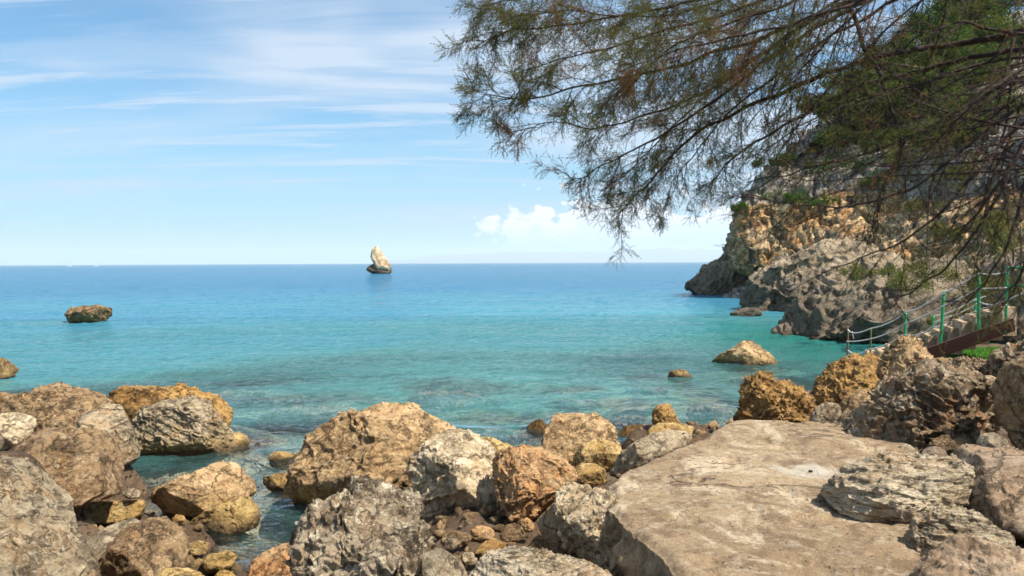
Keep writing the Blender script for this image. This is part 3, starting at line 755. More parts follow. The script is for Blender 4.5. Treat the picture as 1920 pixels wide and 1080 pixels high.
def ground_z(xy):
    xy = np.asarray(xy, float)
    out = np.zeros(len(xy))
    for s in range(0, len(xy), 20000):
        q = xy[s:s + 20000]
        d2 = ((q[:, None, :] - GP[None, :, :2]) ** 2).sum(-1)
        w = 1.0 / (d2 + 0.02) ** 2.2
        z = (w * GP[None, :, 2]).sum(1) / w.sum(1)
        r = np.hypot(q[:, 0], q[:, 1])
        far = sstep(r, 35, 130)
        out[s:s + 20000] = z * (1 - far) + far * (-14.0)
    return out

m, t = new_mat('shore_earth_and_seabed')
g = t.new('ShaderNodeNewGeometry')
pos = g.outputs['Position']
sp = t.new('ShaderNodeSeparateXYZ'); t.link(pos, sp.inputs[0])
n1 = t.noise(pos, 1.3, 6, 0.6); n2 = t.noise(pos, 6.0, 10, 0.7)
land = t.mix(t.ss(n1, 0.4, 0.62), (0.13, 0.078, 0.042), (0.20, 0.13, 0.075))
land = t.mix(t.ss(n2, 0.48, 0.66, 0, 0.8), land, (0.07, 0.045, 0.03))
bed = t.mix(t.ss(n1, 0.46, 0.58), (0.56, 0.50, 0.36), (0.20, 0.165, 0.14))
bed = t.mix(t.ss(n2, 0.50, 0.64, 0, 0.7), bed, (0.12, 0.10, 0.08))
colr = t.mix(t.ss(sp.outputs[2], -0.25, 0.10), bed, land)
hh = t.math('ADD', t.noise(pos, 7, 12, 0.7), t.math('MULTIPLY', t.ss(t.voronoi(pos, 11), 0, 0.4), 0.6))
finish(t, colr, 0.9, hh, 0.14, 1.0)
GROUND_MAT = m
gx = np.concatenate([np.arange(-12, 15, 0.075)]); gy = np.arange(0.3, 22, 0.075)
GXX, GYY = np.meshgrid(gx, gy)
xy = np.stack([GXX.ravel(), GYY.ravel()], -1)
z = ground_z(xy)
p3 = np.column_stack([xy, z])
rel = np.where(z > -0.2, 1.0, 0.6)
z = z + rel * (0.10 * fbm(p3 * 1.4, 4, 0.55) + 0.05 * fbm(p3 * 4.0, 3, 0.6, ridged=True)) - 0.04
nx, ny = len(gx), len(gy)
ii = (np.arange(ny - 1)[:, None] * nx + np.arange(nx - 1)[None, :]).ravel()
quads = np.stack([ii, ii + 1, ii + nx + 1, ii + nx], -1)
add('shore_ground', mesh_from(np.column_stack([xy, z]), quads, True, 'shore_ground'), GROUND_MAT, kind='structure', label='brown rocky shore and pale seabed under the boulders')
# coarser seabed farther out
gx2 = np.linspace(-160, 160, 161); gy2 = np.linspace(21.5, 260, 120)
X2, Y2 = np.meshgrid(gx2, gy2); xy2 = np.stack([X2.ravel(), Y2.ravel()], -1)
z2 = np.minimum(ground_z(xy2), -0.9)
p3 = np.column_stack([xy2, z2]); z2 = z2 + 0.35 * fbm(p3 * 0.22, 3)
nx2, ny2 = 161, 120
ii = (np.arange(ny2 - 1)[:, None] * nx2 + np.arange(nx2 - 1)[None, :]).ravel()
add('seabed', mesh_from(np.column_stack([xy2, z2]), np.stack([ii, ii + 1, ii + nx2 + 1, ii + nx2], -1), True, 'seabed'), GROUND_MAT, kind='structure', label='pale seabed sloping away under the sea')

# ------------------------------------------------------------------ the sea
m, t = new_mat('sea_water')
g = t.new('ShaderNodeNewGeometry')
pos = g.outputs['Position']
at = t.new('ShaderNodeAttribute', attribute_name='depth')
dep = at.outputs['Fac']
big = t.noise(t.mapping(pos, scale=(0.05, 0.08, 1)), 1.0, 5, 0.6)
depn = t.math('MULTIPLY', dep, t.math('MULTIPLY_ADD', big, 0.9, 0.55))
ramp = t.new('ShaderNodeValToRGB')
t.link(t.math('DIVIDE', depn, 14.0), ramp.inputs[0])
e = ramp.color_ramp.elements
e[0].position = 0.0; e[0].color = (0.16, 0.40, 0.38, 1)
e[1].position = 1.0; e[1].color = (0.030, 0.165, 0.29, 1)
for p_, c_ in ((0.10, (0.135, 0.42, 0.41)), (0.20, (0.078, 0.315, 0.375)), (0.40, (0.048, 0.22, 0.33)), (0.70, (0.034, 0.175, 0.31))):
    q = e.new(p_); q.color = (*c_, 1)
pool = t.new('ShaderNodeAttribute', attribute_name='pool').outputs['Fac']
wcol = t.mix(pool, ramp.outputs[0], (0.012, 0.26, 0.20))  # green of the sandy cove plus the dark cliff's reflection, painted into the water
body = t.new('ShaderNodeBsdfDiffuse'); t.link(wcol, body.inputs[0])
clear = t.new('ShaderNodeBsdfTransparent')
tint = t.mix(t.ss(dep, 0.0, 1.6), (0.95, 0.98, 0.98), (0.52, 0.90, 0.91))
t.link(tint, clear.inputs[0])
opac = t.math('SUBTRACT', 1.0, t.math('POWER', 2.718, t.math('MULTIPLY', dep, -0.36)), clamp=True)
under = t.new('ShaderNodeMixShader'); t.link(opac, under.inputs[0]); t.link(clear.outputs[0], under.inputs[1]); t.link(body.outputs[0], under.inputs[2])
# ripples
w1 = t.noise(t.mapping(pos, scale=(0.8, 1.5, 1), rot=(0, 0, 0.25)), 1.3, 6, 0.66, 0.5)
w2 = t.noise(t.mapping(pos, scale=(0.8, 1.3, 1), rot=(0, 0, -0.35)), 5.5, 4, 0.6, 0.3)
w3 = t.noise(t.mapping(pos, scale=(0.16, 0.42, 1), rot=(0, 0, 0.1)), 1.0, 6, 0.62, 0.4)
hgt = t.math('ADD', t.math('MULTIPLY', w1, 0.30), t.math('ADD', t.math('MULTIPLY', w2, 0.07), t.math('MULTIPLY', w3, 1.5)))
bp = t.new('ShaderNodeBump'); bp.inputs['Strength'].default_value = 1.0; bp.inputs['Distance'].default_value = 0.6
t.link(hgt, bp.inputs['Height'])
gl = t.new('ShaderNodeBsdfGlossy'); gl.inputs['Roughness'].default_value = 0.05
t.link(bp.outputs[0], gl.inputs['Normal'])
t.link(bp.outputs[0], body.inputs['Normal'])
fr = t.new('ShaderNodeFresnel'); fr.inputs[0].default_value = 1.33; t.link(bp.outputs[0], fr.inputs['Normal'])
ms = t.new('ShaderNodeMixShader')
t.link(t.math('MULTIPLY', fr.outputs[0], 1.0), ms.inputs[0]); t.link(under.outputs[0], ms.inputs[1]); t.link(gl.outputs[0], ms.inputs[2])
out = t.new('ShaderNodeOutputMaterial'); t.link(ms.outputs[0], out.inputs[0])
SEA_MAT = m
# polar fan of waves about the shore, fine where the sea is near
ang = np.radians(np.concatenate([np.linspace(-100, -42, 30)[:-1], np.linspace(-42, 42, 520), np.linspace(42, 100, 30)[1:]]))
rad = [3.0]
while rad[-1] < 23000:
    r0 = rad[-1]
    rad.append(r0 + max(0.045, min(r0 * r0 / (FPX * 0.53 * CAM_H) * 0.75, r0 * 0.18)))
rad = np.array(rad)
A2, R2 = np.meshgrid(ang, rad)
X, Y = (R2 * np.sin(A2)).ravel(), (R2 * np.cos(A2)).ravel()
pp = np.column_stack([X, Y, np.zeros_like(X)])
fade = 1 - sstep(R2.ravel(), 110, 300)
zz = np.zeros_like(X)
near = R2.ravel() < 300
q = pp[near]
q2 = q * np.array([0.5, 1.0, 1]); 
zz[near] = (0.11 * fbm(q * np.array([0.22, 0.5, 1]), 2) + 0.085 * fbm(q * np.array([0.6, 1.25, 1]) + 5, 4, 0.62, ridged=True) + 0.030 * perlin(q * np.array([2.2, 3.8, 1]) + 9)) * fade[near]
dep = -ground_z(pp[:, :2])
irr = np.ones_like(X); irr[near] = 1 + 1.3 * fbm(pp[near] * np.array([0.9, 0.6, 1]) + 3, 4, 0.6)
for sx_, sy_, sa_, sb_ in SUNK:
    dep *= 1 - 0.58 * np.exp(-((((X - sx_) / (sa_ * 1.1)) ** 2 + ((Y - sy_) / (sb_ * 1.3)) ** 2) * np.clip(irr, 0.3, 3)) ** 2)
sh_ = np.zeros_like(X); sh_[near] = sstep(fbm(pp[near] * np.array([0.55, 0.40, 1]) + 12, 4, 0.6), 0.02, 0.30)
dep *= 1 - 0.45 * sh_ * (1 - sstep(R2.ravel(), 16, 30))
dep = np.maximum(dep, 0.0)
nr, na = len(rad), len(ang)
ii = (np.arange(nr - 1)[:, None] * na + np.arange(na - 1)[None, :]).ravel()
me = mesh_from(np.column_stack([X, Y, zz]), np.stack([ii, ii + 1, ii + na + 1, ii + na], -1), True, 'sea')
atr = me.attributes.new('depth', 'FLOAT', 'POINT'); atr.data.foreach_set('value', dep.astype(np.float32))
pc_ = onz(1485, 640, 0.0)
pool = np.zeros_like(X)  # mask for the cove's green and its painted cliff reflection
pool[near] = np.exp(-(((X[near] - pc_[0]) / 4.2) ** 2 + ((Y[near] - pc_[1]) / 9.0) ** 2)) * (0.8 + 0.5 * fbm(pp[near] * 0.35, 3))
atr = me.attributes.new('pool', 'FLOAT', 'POINT'); atr.data.foreach_set('value', np.clip(pool, 0, 1).astype(np.float32))
add('sea', me, SEA_MAT, kind='structure', label='turquoise rippled sea reaching to the horizon')
print('sea verts', len(X), nr)

# ------------------------------------------------------------------ headland: cliff and outcrops
m, t = new_mat('cliff_limestone')
g = t.new('ShaderNodeNewGeometry'); pos = g.outputs['Position']
rust_a = t.new('ShaderNodeAttribute', attribute_name='rust').outputs['Fac']
n1 = t.noise(pos, 0.35, 7, 0.62, 0.6); n2 = t.noise(pos, 1.4, 10, 0.7, 0.4); n3 = t.noise(pos, 2.6, 10, 0.7); n4 = t.noise(pos, 0.8, 8, 0.65, 0.8)
vs = t.noise(t.mapping(pos, scale=(0.55, 0.55, 0.10)), 1.0, 6, 0.6, 0.3)
grey = t.mix(t.ss(n1, 0.4, 0.6), (0.40, 0.345, 0.28), (0.29, 0.245, 0.195))
grey = t.mix(t.ss(n2, 0.49, 0.60, 0, 0.8), grey, (0.085, 0.068, 0.052))
grey = t.mix(t.ss(n3, 0.52, 0.66, 0, 0.7), grey, (0.52, 0.48, 0.42))
org = t.mix(t.ss(n1, 0.42, 0.58), (0.56, 0.32, 0.125), (0.62, 0.44, 0.25))
org = t.mix(t.ss(n4, 0.5, 0.66, 0, 0.85), org, (0.36, 0.14, 0.035))
org = t.mix(t.ss(n2, 0.50, 0.61, 0, 0.6), org, (0.17, 0.09, 0.038))
org = t.mix(t.ss(n3, 0.54, 0.68, 0, 0.6), org, (0.68, 0.56, 0.42))
mk = t.ss(t.math('ADD', rust_a, t.math('MULTIPLY_ADD', n4, 0.7, -0.35)), 0.22, 0.42)
c = t.mix(mk, grey, org)
c = t.mix(t.math('MULTIPLY', t.ss(vs, 0.575, 0.65, 0, 0.9), mk), c, (0.045, 0.042, 0.042))
vw = t.vmath('ADD', pos, t.vmath('SCALE', (1.0, 0.7, 0.4), scale=t.math('MULTIPLY', n2, 0.9)))
ve1 = t.math('ABSOLUTE', t.math('SUBTRACT', t.noise(vw, 0.42, 4, 0.55, 0.3), 0.5))
ve2 = t.math('ABSOLUTE', t.math('SUBTRACT', t.noise(vw, 1.2, 4, 0.6, 0.3), 0.5))
vein = t.math('MAXIMUM', t.ss(ve1, 0.004, 0.022, 1.0, 0.0), t.ss(ve2, 0.004, 0.024, 0.75, 0.0))
c = t.mix(t.math('MULTIPLY', vein, 0.75), c, (0.05, 0.036, 0.026))
hh = t.math('SUBTRACT', t.math('ADD', t.noise(pos, 1.7, 12, 0.72, 0.3), t.math('MULTIPLY', t.ss(t.voronoi(pos, 2.2), 0, 0.35), 0.25)), t.math('MULTIPLY', vein, 0.4))
finish(t, c, 0.92, hh, 0.22, 1.0, spec=0.2)
CLIFF_MAT = m
secs = [  # px, depth, inland dir (deg, 0 = +X, 90 = +Y), height scale
    (2500, 34, 8, 0.85), (2150, 42, 22, 0.88), (1950, 49, 38, 0.92), (1800, 54.5, 48, 0.96), (1680, 58, 54, 1.0), (1580, 60.5, 58, 1.0), (1490, 62.5, 60, 1.0), (1425, 63.5, 50, 1.0), (1388, 65.5, 14, 1.0),
    (1384, 70, 4, 1.0), (1396, 77, 0, 0.92), (1430, 86, -8, 0.85), (1500, 100, -12, 0.8)]
prof = [(-2.2, -3.0), (-1.2, -0.5), (0.4, 0.8), (1.1, 1.7), (0.5, 2.1), (-0.35, 2.6), (-0.45, 3.8), (-0.35, 5.4), (-0.10, 7.2), (0.3, 7.8), (1.0, 9.1), (2.6, 10.9), (6.0, 13.2), (9.3, 14.9), (13.4, 16.6), (17.8, 18.3), (24, 20.8), (34, 24.4), (50, 28.5)]
NS, NP_ = 420, 300
su = np.linspace(0, len(secs) - 1, NS)
bx = smooth_curve([P(a, 500, b)[:2] for a, b, _, _ in secs], 40)
bs = np.linspace(0, len(secs) - 1, len(bx))
base_x = np.interp(su, bs, bx[:, 0]); base_y = np.interp(su, bs, bx[:, 1])
di = np.interp(su, np.arange(len(secs)), [math.radians(s[2]) for s in secs])
hs = np.interp(su, np.arange(len(secs)), [s[3] for s in secs])
pr = smooth_curve(prof, 20); arc = np.concatenate([[0], np.cumsum(np.hypot(*np.diff(pr, axis=0).T))])
wgt = np.concatenate([[0], np.cumsum(np.hypot(*np.diff(pr, axis=0).T) / (1 + 0.06 * np.clip(pr[1:, 1], 0, 99)))])
tq = np.linspace(0, wgt[-1], NP_)
po, pz = np.interp(tq, wgt, pr[:, 0]), np.interp(tq, wgt, pr[:, 1])
osc = np.interp(su, np.arange(len(secs)), [1, 1, 1, 1, 1, 1, 1, 1.05, 1.1, 1.1, 1.0, 1.0, 1.0])
OFF = np.where(po[None, :] > 0.3, 0.3 + (po[None, :] - 0.3) * osc[:, None], po[None, :])
lsc = np.interp(su, np.arange(len(secs)), [0.5, 0.5, 0.5, 0.5, 0.5, 0.5, 0.5, 0.35, 0.05, 0, 0, 0, 0])
OFF = OFF + lsc[:, None] * np.clip(pz[None, :] - 2.6, 0, 5.2)
OX = base_x[:, None] + OFF * np.cos(di)[:, None]
OY = base_y[:, None] + OFF * np.sin(di)[:, None]
zup = np.interp(su, np.arange(len(secs)), [1.45, 1.45, 1.4, 1.32, 1.2, 1.08, 1, 1, 1, 1, 1, 1, 1])
OZ = (np.minimum(pz, 9)[None, :] + np.maximum(pz - 9, 0)[None, :] * zup[:, None]) * hs[:, None]
v = np.stack([OX, OY, OZ], -1).reshape(-1, 3)
ii = (np.arange(NS - 1)[:, None] * NP_ + np.arange(NP_ - 1)[None, :]).ravel()
quads = np.stack([ii, ii + NP_, ii + NP_ + 1, ii + 1], -1)
tri = np.vstack([quads[:, [0, 1, 2]], quads[:, [0, 2, 3]]])
nm = vnormals(v, tri)
if nm[NP_ * (NS // 2) + NP_ // 3][0] > 0:
    nm = -nm; quads = quads[:, ::-1]
d = 0.9 * fbm(v * 0.16, 3) + 0.40 * fbm(v * 0.33 + 7, 5, 0.6) + 0.16 * fbm(v * 1.1, 4, 0.6, ridged=True)
wv = v * np.array([0.42, 0.42, 0.30]) + 0.25 * np.stack([perlin(v * 0.9), perlin(v * 0.9 + 20), perlin(v * 0.9 + 40)], -1)
g1, g2, gid = worley(wv, 3)
d += 0.55 * (gid - 0.5) * sstep(g2 - g1, 0, 0.25) - 0.30 * np.exp(-((g2 - g1) / 0.06) ** 2)
g1, g2, gid = worley(wv * 2.7 + 9, 5)
d += 0.24 * (gid - 0.5) * sstep(g2 - g1, 0, 0.25) - 0.12 * np.exp(-((g2 - g1) / 0.08) ** 2)
ck = np.abs(perlin(v * np.array([0.25, 0.25, 0.12]) + 3) + 0.2 * perlin(v * 1.1))
d -= 0.55 * np.exp(-(ck / 0.05) ** 2)
d -= 0.3 * sstep(fbm(v * 0.9 + 11, 3, 0.6), 0.15, 0.35)
st_ = v @ np.array([-0.35, 0.15, 0.9]) * 0.9 + 1.2 * fbm(v * 0.25 + 5, 3)
sf_ = st_ - np.floor(st_)
d += 0.30 * (sstep(sf_, 0, 0.8) - sstep(sf_, 0.88, 1.0)) * sstep(perlin(v * 0.2 + 60), -0.25, 0.2)
v = v + nm * d[:, None]
hz = np.repeat(pz[None, :], NS, 0).ravel()
hz = hz + 1.8 * fbm(v * 0.14 + 21, 3) + 0.7 * fbm(v * 0.7 + 3, 3)
rust = sstep(hz, 0.8, 2.2) * (1 - sstep(hz, 7.2, 8.8)) * 0.95
cli = empty('cliff', (float(base_x[NS // 2]), float(base_y[NS // 2]), 0.0), 'high grey and orange limestone headland cliff on the right', 'cliff')
me = mesh_from(v - np.array(cli.location), quads, True, 'cliff')
atr = me.attributes.new('rust', 'FLOAT', 'POINT'); atr.data.foreach_set('value', rust.astype(np.float32))
add('rock_face', me, CLIFF_MAT, parent=cli)
CL_V = v.reshape(NS, NP_, 3)

B([(1294, 540), (1310, 515), (1335, 494), (1360, 478), (1372, 458), (1390, 450), (1405, 480), (1415, 520), (1410, 545), (1404, 562), (1370, 562), (1330, 552)], 72.0,
  'farthest low grey point of rock at the seaward tip of the headland', 'outcrop', ry=7.0, level=7, seed=101, chunk=1.5, cuts=16, rough=0.8, lean=0.5, ext=0.25, ground=False, name='rock_outcrop', layers=0.6, layer_dir=(-0.57, 0.2, 0.8))
B([(1363, 580), (1380, 560), (1400, 545), (1425, 520), (1470, 492), (1520, 468), (1570, 457), (1630, 470), (1660, 520), (1640, 580), (1560, 605), (1480, 606), (1440, 603), (1400, 594)], 49.0,
  'middle grey outcrop sloping into the sea under the orange cliff', 'outcrop', ry=8.0, level=7, seed=102, chunk=1.5, cuts=16, rough=0.8, lean=0.7, ext=0.2, ground=False, name='rock_outcrop', layers=0.6, layer_dir=(-0.57, 0.2, 0.8))
B([(1443, 652), (1444, 622), (1470, 590), (1510, 560), (1560, 528), (1600, 500), (1640, 488), (1700, 500), (1760, 498), (1830, 515), (1890, 550), (1930, 620), (1880, 690), (1700, 705), (1560, 682), (1500, 672), (1462, 664)], 32.5,
  'nearest big grey outcrop rising out of the green cove behind the ropes', 'outcrop', ry=7.5, level=7, seed=103, chunk=1.5, cuts=16, rough=0.8, lean=0.55, ext=0.1, ground=False, name='rock_outcrop', layers=0.55, layer_dir=(-0.6, 0.2, 0.8))
B([(1790, 540), (1830, 500), (1880, 470), (1940, 460), (2060, 470), (2150, 560), (2150, 720), (1950, 720), (1850, 640)], 29.0,
  'brown outcrop above the stairs at the right edge', 'outcrop', ry=7.0, level=6, seed=104, chunk=1.5, cuts=16, rough=0.8, lean=0.4, ground=False, name='rock_outcrop')
B([(1366, 588), (1380, 580), (1400, 576), (1420, 578), (1432, 588), (1410, 595), (1380, 594)], None, 'low weedy rock at the waterline below the orange cliff', 'outcrop', water=True, level=5, seed=105, ext=0.5, ground=False)

# ------------------------------------------------------------------ concrete slab
m, t = new_mat('worn_concrete')
g = t.new('ShaderNodeNewGeometry'); pos = g.outputs['Position']
n1 = t.noise(pos, 0.9, 7, 0.62, 0.5); n2 = t.noise(pos, 2.6, 9, 0.68, 0.8); n3 = t.noise(pos, 24, 6, 0.75); n4 = t.noise(t.mapping(pos, scale=(1.2, 0.9, 1), rot=(0, 0, 0.7)), 1.5, 10, 0.70, 0.8)
c = t.mix(t.ss(n1, 0.40, 0.60), (0.45, 0.325, 0.19), (0.33, 0.225, 0.125))
c = t.mix(t.ss(n2, 0.49, 0.60, 0, 0.75), c, (0.18, 0.112, 0.058))
n8 = t.noise(pos, 6.5, 9, 0.72, 0.6)
c = t.mix(t.ss(n8, 0.50, 0.62, 0, 0.6), c, (0.23, 0.155, 0.09))
n9 = t.noise(pos, 11, 8, 0.72, 0.3)
c = t.mix(t.ss(n9, 0.53, 0.62, 0, 0.5), c, (0.56, 0.46, 0.33))
c = t.mix(t.ss(n4, 0.51, 0.60, 0, 0.75), c, (0.64, 0.51, 0.345))
n10 = t.noise(pos, 90, 4, 0.8)
c = t.mix(t.ss(n10, 0.56, 0.66, 0, 0.7), c, (0.13, 0.09, 0.06))
c = t.mix(t.ss(n3, 0.50, 0.64, 0, 0.65), c, (0.17, 0.115, 0.075))
c = t.mix(t.ss(t.noise(pos, 60, 3, 0.7), 0.58, 0.7, 0, 0.5), c, (0.60, 0.52, 0.42))
pc = onz(1520, 880, 1.4)
sepc = t.new('ShaderNodeVectorMath', operation='DISTANCE'); t.link(pos, sepc.inputs[0]); sepc.inputs[1].default_value = tuple(pc)
pd = t.math('ADD', sepc.outputs['Value'], t.math('MULTIPLY_ADD', n2, 0.9, -0.45))
c = t.mix(t.ss(pd, 0.08, 0.26, 0.75, 0.0), c, (0.56, 0.50, 0.41))
ck = t.math('ABSOLUTE', t.math('SUBTRACT', t.noise(t.mapping(pos, rot=(0, 0, 0.4), scale=(0.25, 0.9, 0.2)), 0.8, 6, 0.6, 0.3), 0.47))
ckm = t.ss(ck, 0.0015, 0.006, 1.0, 0.0)
c = t.mix(t.math('MULTIPLY', ckm, 0.65), c, (0.10, 0.07, 0.045))
pv = t.voronoi(pos, 16)
pit = t.math('MULTIPLY', t.ss(pv, 0.10, 0.17, 1.0, 0.0), t.ss(n8, 0.46, 0.54))
c = t.mix(t.math('MULTIPLY', pit, 0.55), c, (0.12, 0.08, 0.05))
hh = t.math('SUBTRACT', t.math('ADD', t.noise(pos, 5, 12, 0.74), t.math('MULTIPLY', n3, 0.5)), t.math('MULTIPLY', t.math('MAXIMUM', ckm, pit), 0.5))
finish(t, c, 0.88, hh, 0.05, 1.0, spec=0.25)
SLAB_MAT = m
ZS = 1.4
left = [(1368, 789), (1330, 806), (1290, 826), (1225, 854), (1150, 892), (1140, 915), (1135, 940), (1150, 960), (1185, 992), (1230, 1036), (1285, 1090), (1350, 1160), (1420, 1240)]
right = [(1560, 793), (1640, 806), (1690, 826), (1730, 854), (1762, 892), (1772, 915), (1774, 940), (1770, 960), (1764, 992), (1756, 1036), (1750, 1090), (1755, 1160), (1770, 1240)]
Lp = smooth_curve([onz(*p_, ZS) for p_ in left], 20); Rp = smooth_curve([onz(*p_, ZS) for p_ in right], 20)
nl = len(Lp); NC = 150
Lp = Lp + 0.06 * np.stack([fbm(Lp * 2.6, 5, 0.65), fbm(Lp * 2.6 + 40, 5, 0.65), 0 * Lp[:, 0]], -1)
tt = np.linspace(0, 1, NC) ** 1.3
top = Lp[:, None, :] * (1 - tt)[None, :, None] + Rp[:, None, :] * tt[None, :, None]
flat = top.reshape(-1, 3)
top[..., 2] += (0.035 * fbm(flat * 0.9, 3) + 0.018 * fbm(flat * 3.2, 5, 0.65) - 0.02 * sstep(fbm(flat * 2.1 + 8, 4, 0.6), 0.12, 0.2)).reshape(nl, NC)
edge = np.hypot(top[..., 0] - Lp[:, None, 0], top[..., 1] - Lp[:, None, 1])
top[..., 2] -= 0.035 * np.exp(-(edge / (0.03 + 0.06 * np.abs(fbm(flat * 3.1 + 9, 3).reshape(nl, NC)))) ** 2)
rows = [top]
# skirt down the outer side
nsk = 26
inward = (Rp - Lp); inward /= np.linalg.norm(inward, axis=1, keepdims=True)
sk = []
for k in range(nsk, 0, -1):
    f_ = k / nsk
    pnt = Lp + inward * (0.02 + 0.22 * f_)[..., None] if False else Lp + inward * (0.02 + 0.20 * f_)
    pnt = pnt.copy(); pnt[:, 2] = ZS - 0.05 - 0.75 * f_
    pnt += inward * ((0.12 * fbm(pnt * 4.0, 4, 0.6, ridged=True) + 0.16 * (worley(pnt * 6.0)[2] - 0.5)) * min(1, f_ * 5))[:, None] * -1
    sk.append(pnt)
full = np.concatenate([np.stack(sk, 1), top], 1)
ncc = full.shape[1]
ii = (np.arange(nl - 1)[:, None] * ncc + np.arange(ncc - 1)[None, :]).ravel()
q1 = np.stack([ii, ii + ncc, ii + ncc + 1, ii + 1], -1)
# far end skirt
far = full[0, nsk:, :]; fs = []
for k in range(1, 8):
    pnt = far.copy(); pnt[:, 2] -= 0.08 * k; pnt[:, 1] += 0.02 * k
    fs.append(pnt)
vv = full.reshape(-1, 3); off = len(vv)
vv = np.vstack([vv] + fs); nf = len(far)
q2 = []
for k in range(7):
    for j in range(nf - 1):
        a0 = (nsk + j) if k == 0 else off + (k - 1) * nf + j
        q2.append((a0, a0 + 1, off + k * nf + j + 1, off + k * nf + j))
slab_loc = np.array([2.0, 5.5, 0.7])
me = mesh_from(vv - slab_loc, np.vstack([q1, np.array(q2)]), True, 'slab')
slab = add('concrete_slab', me, SLAB_MAT, loc=tuple(slab_loc), label='worn tan concrete slab sloping out to the sea between the boulders', cat='concrete slab')
# small iron stub in the pale patch of the slab
m, t = new_mat('rusted_iron'); finish(t, (0.03, 0.02, 0.015), 0.7); IRON = m
pc = onz(1520, 884, ZS + 0.01)
v_, f_ = tube_tris([pc - np.array([0, 0, 0.03]), pc + np.array([0, 0, 0.006]), pc + np.array([0, 0, 0.01])], [0.016, 0.016, 0.011], 10)
add('iron_stub', mesh_from(v_ - slab_loc, f_, True, 'iron_stub'), IRON, parent=slab, label='small dark iron stub in the pale patch')

# ------------------------------------------------------------------ stairs, beam, ropes, lawn
m, t = new_mat('stone_step')
g = t.new('ShaderNodeNewGeometry'); pos = g.outputs['Position']
c = t.mix(t.ss(t.noise(pos, 6, 8, 0.65), 0.4, 0.65), (0.46, 0.34, 0.22), (0.31, 0.22, 0.14))
finish(t, c, 0.9, t.noise(pos, 18, 8, 0.7), 0.02); STEP = m
m, t = new_mat('green_paint')
g = t.new('ShaderNodeNewGeometry'); c = t.mix(t.ss(t.noise(g.outputs['Position'], 14, 5, 0.6), 0.55, 0.7, 0, 0.6), (0.012, 0.27, 0.09), (0.03, 0.15, 0.06))
finish(t, c, 0.45, spec=0.5); GREENP = m
m, t = new_mat('rusty_post')
g = t.new('ShaderNodeNewGeometry'); c = t.mix(t.ss(t.noise(g.outputs['Position'], 9, 5, 0.6), 0.4, 0.6), (0.17, 0.075, 0.04), (0.12, 0.11, 0.04))
finish(t, c, 0.8); RUSTP = m
m, t = new_mat('olive_post'); finish(t, (0.11, 0.12, 0.035), 0.7); OLIVEP = m
m, t = new_mat('white_rope')
g = t.new('ShaderNodeNewGeometry'); finish(t, t.mix(t.noise(g.outputs['Position'], 40, 3), (0.72, 0.70, 0.68), (0.55, 0.50, 0.46)), 0.8); ROPE = m
m, t = new_mat('dark_red_timber')
g = t.new('ShaderNodeNewGeometry'); gp_ = t.noise(t.mapping(g.outputs['Position'], scale=(1, 1, 9)), 3, 6, 0.6, 0.3)
finish(t, t.mix(gp_, (0.075, 0.022, 0.014), (0.13, 0.05, 0.03)), 0.6, gp_, 0.01); TIMBER = m

def box_between(corners_near, thick_vec):
    a = np.array(corners_near); b = a + np.array(thick_vec)
    v = np.vstack([a, b])
    f = [[0, 1, 2, 3], [7, 6, 5, 4], [0, 4, 5, 1], [1, 5, 6, 2], [2, 6, 7, 3], [3, 7, 4, 0]]
    bm = bmesh.new()
    vs = [bm.verts.new(p_) for p_ in v]
    for q in f: bm.faces.new([vs[k] for k in q])
    bmesh.ops.recalc_face_normals(bm, faces=bm.faces)
    bmesh.ops.bevel(bm, geom=list(bm.edges), offset=0.012, segments=2, affect='EDGES')
    me = bpy.data.meshes.new('block'); bm.to_mesh(me); bm.free()
    return me

steps_px = [(1628, 664, 19.3), (1648, 659, 18.9), (1668, 652, 18.5), (1685, 648, 18.1), (1702, 643, 17.7), (1720, 637, 17.3), (1739, 630, 17.0), (1761, 622, 16.7), (1781, 615, 16.4), (1803, 604, 16.1), (1828, 594, 15.8), (1853, 585, 15.5), (1878, 576, 15.2)]
st_base = P(1640, 690, 19)
stairs = empty('stone_stairs', tuple(st_base), 'tan stone stairs climbing right between the rope rails', 'stairs')
for i, (x, y, d_) in enumerate(steps_px):
    x2 = steps_px[i + 1][0] if i + 1 < len(steps_px) else x + 26
    a = P(x, y, d_); b = P(x2 + 3, y, d_)
    nr_ = [a, b, b - np.array([0, 0, 0.55]), a - np.array([0, 0, 0.55])]
    me = box_between(np.array(nr_) - st_base, (0.35, 1.0, 0.0))
    add('step', me, STEP, parent=stairs)
bm_pts = [P(1736, 654, 16.6), P(1850, 611, 15.3), P(1900, 597, 14.8), P(1905, 620, 14.8), P(1742, 678, 16.6)]
bl = bm_pts[0]
quad_ = [bm_pts[0], bm_pts[2], bm_pts[3], bm_pts[4]]
me = box_between(np.array(quad_) - bl, (0.06, 0.14, 0.0))
add('wooden_beam', me, TIMBER, loc=tuple(bl), label='dark red wooden beam slanting up along the near side of the stairs', cat='beam')

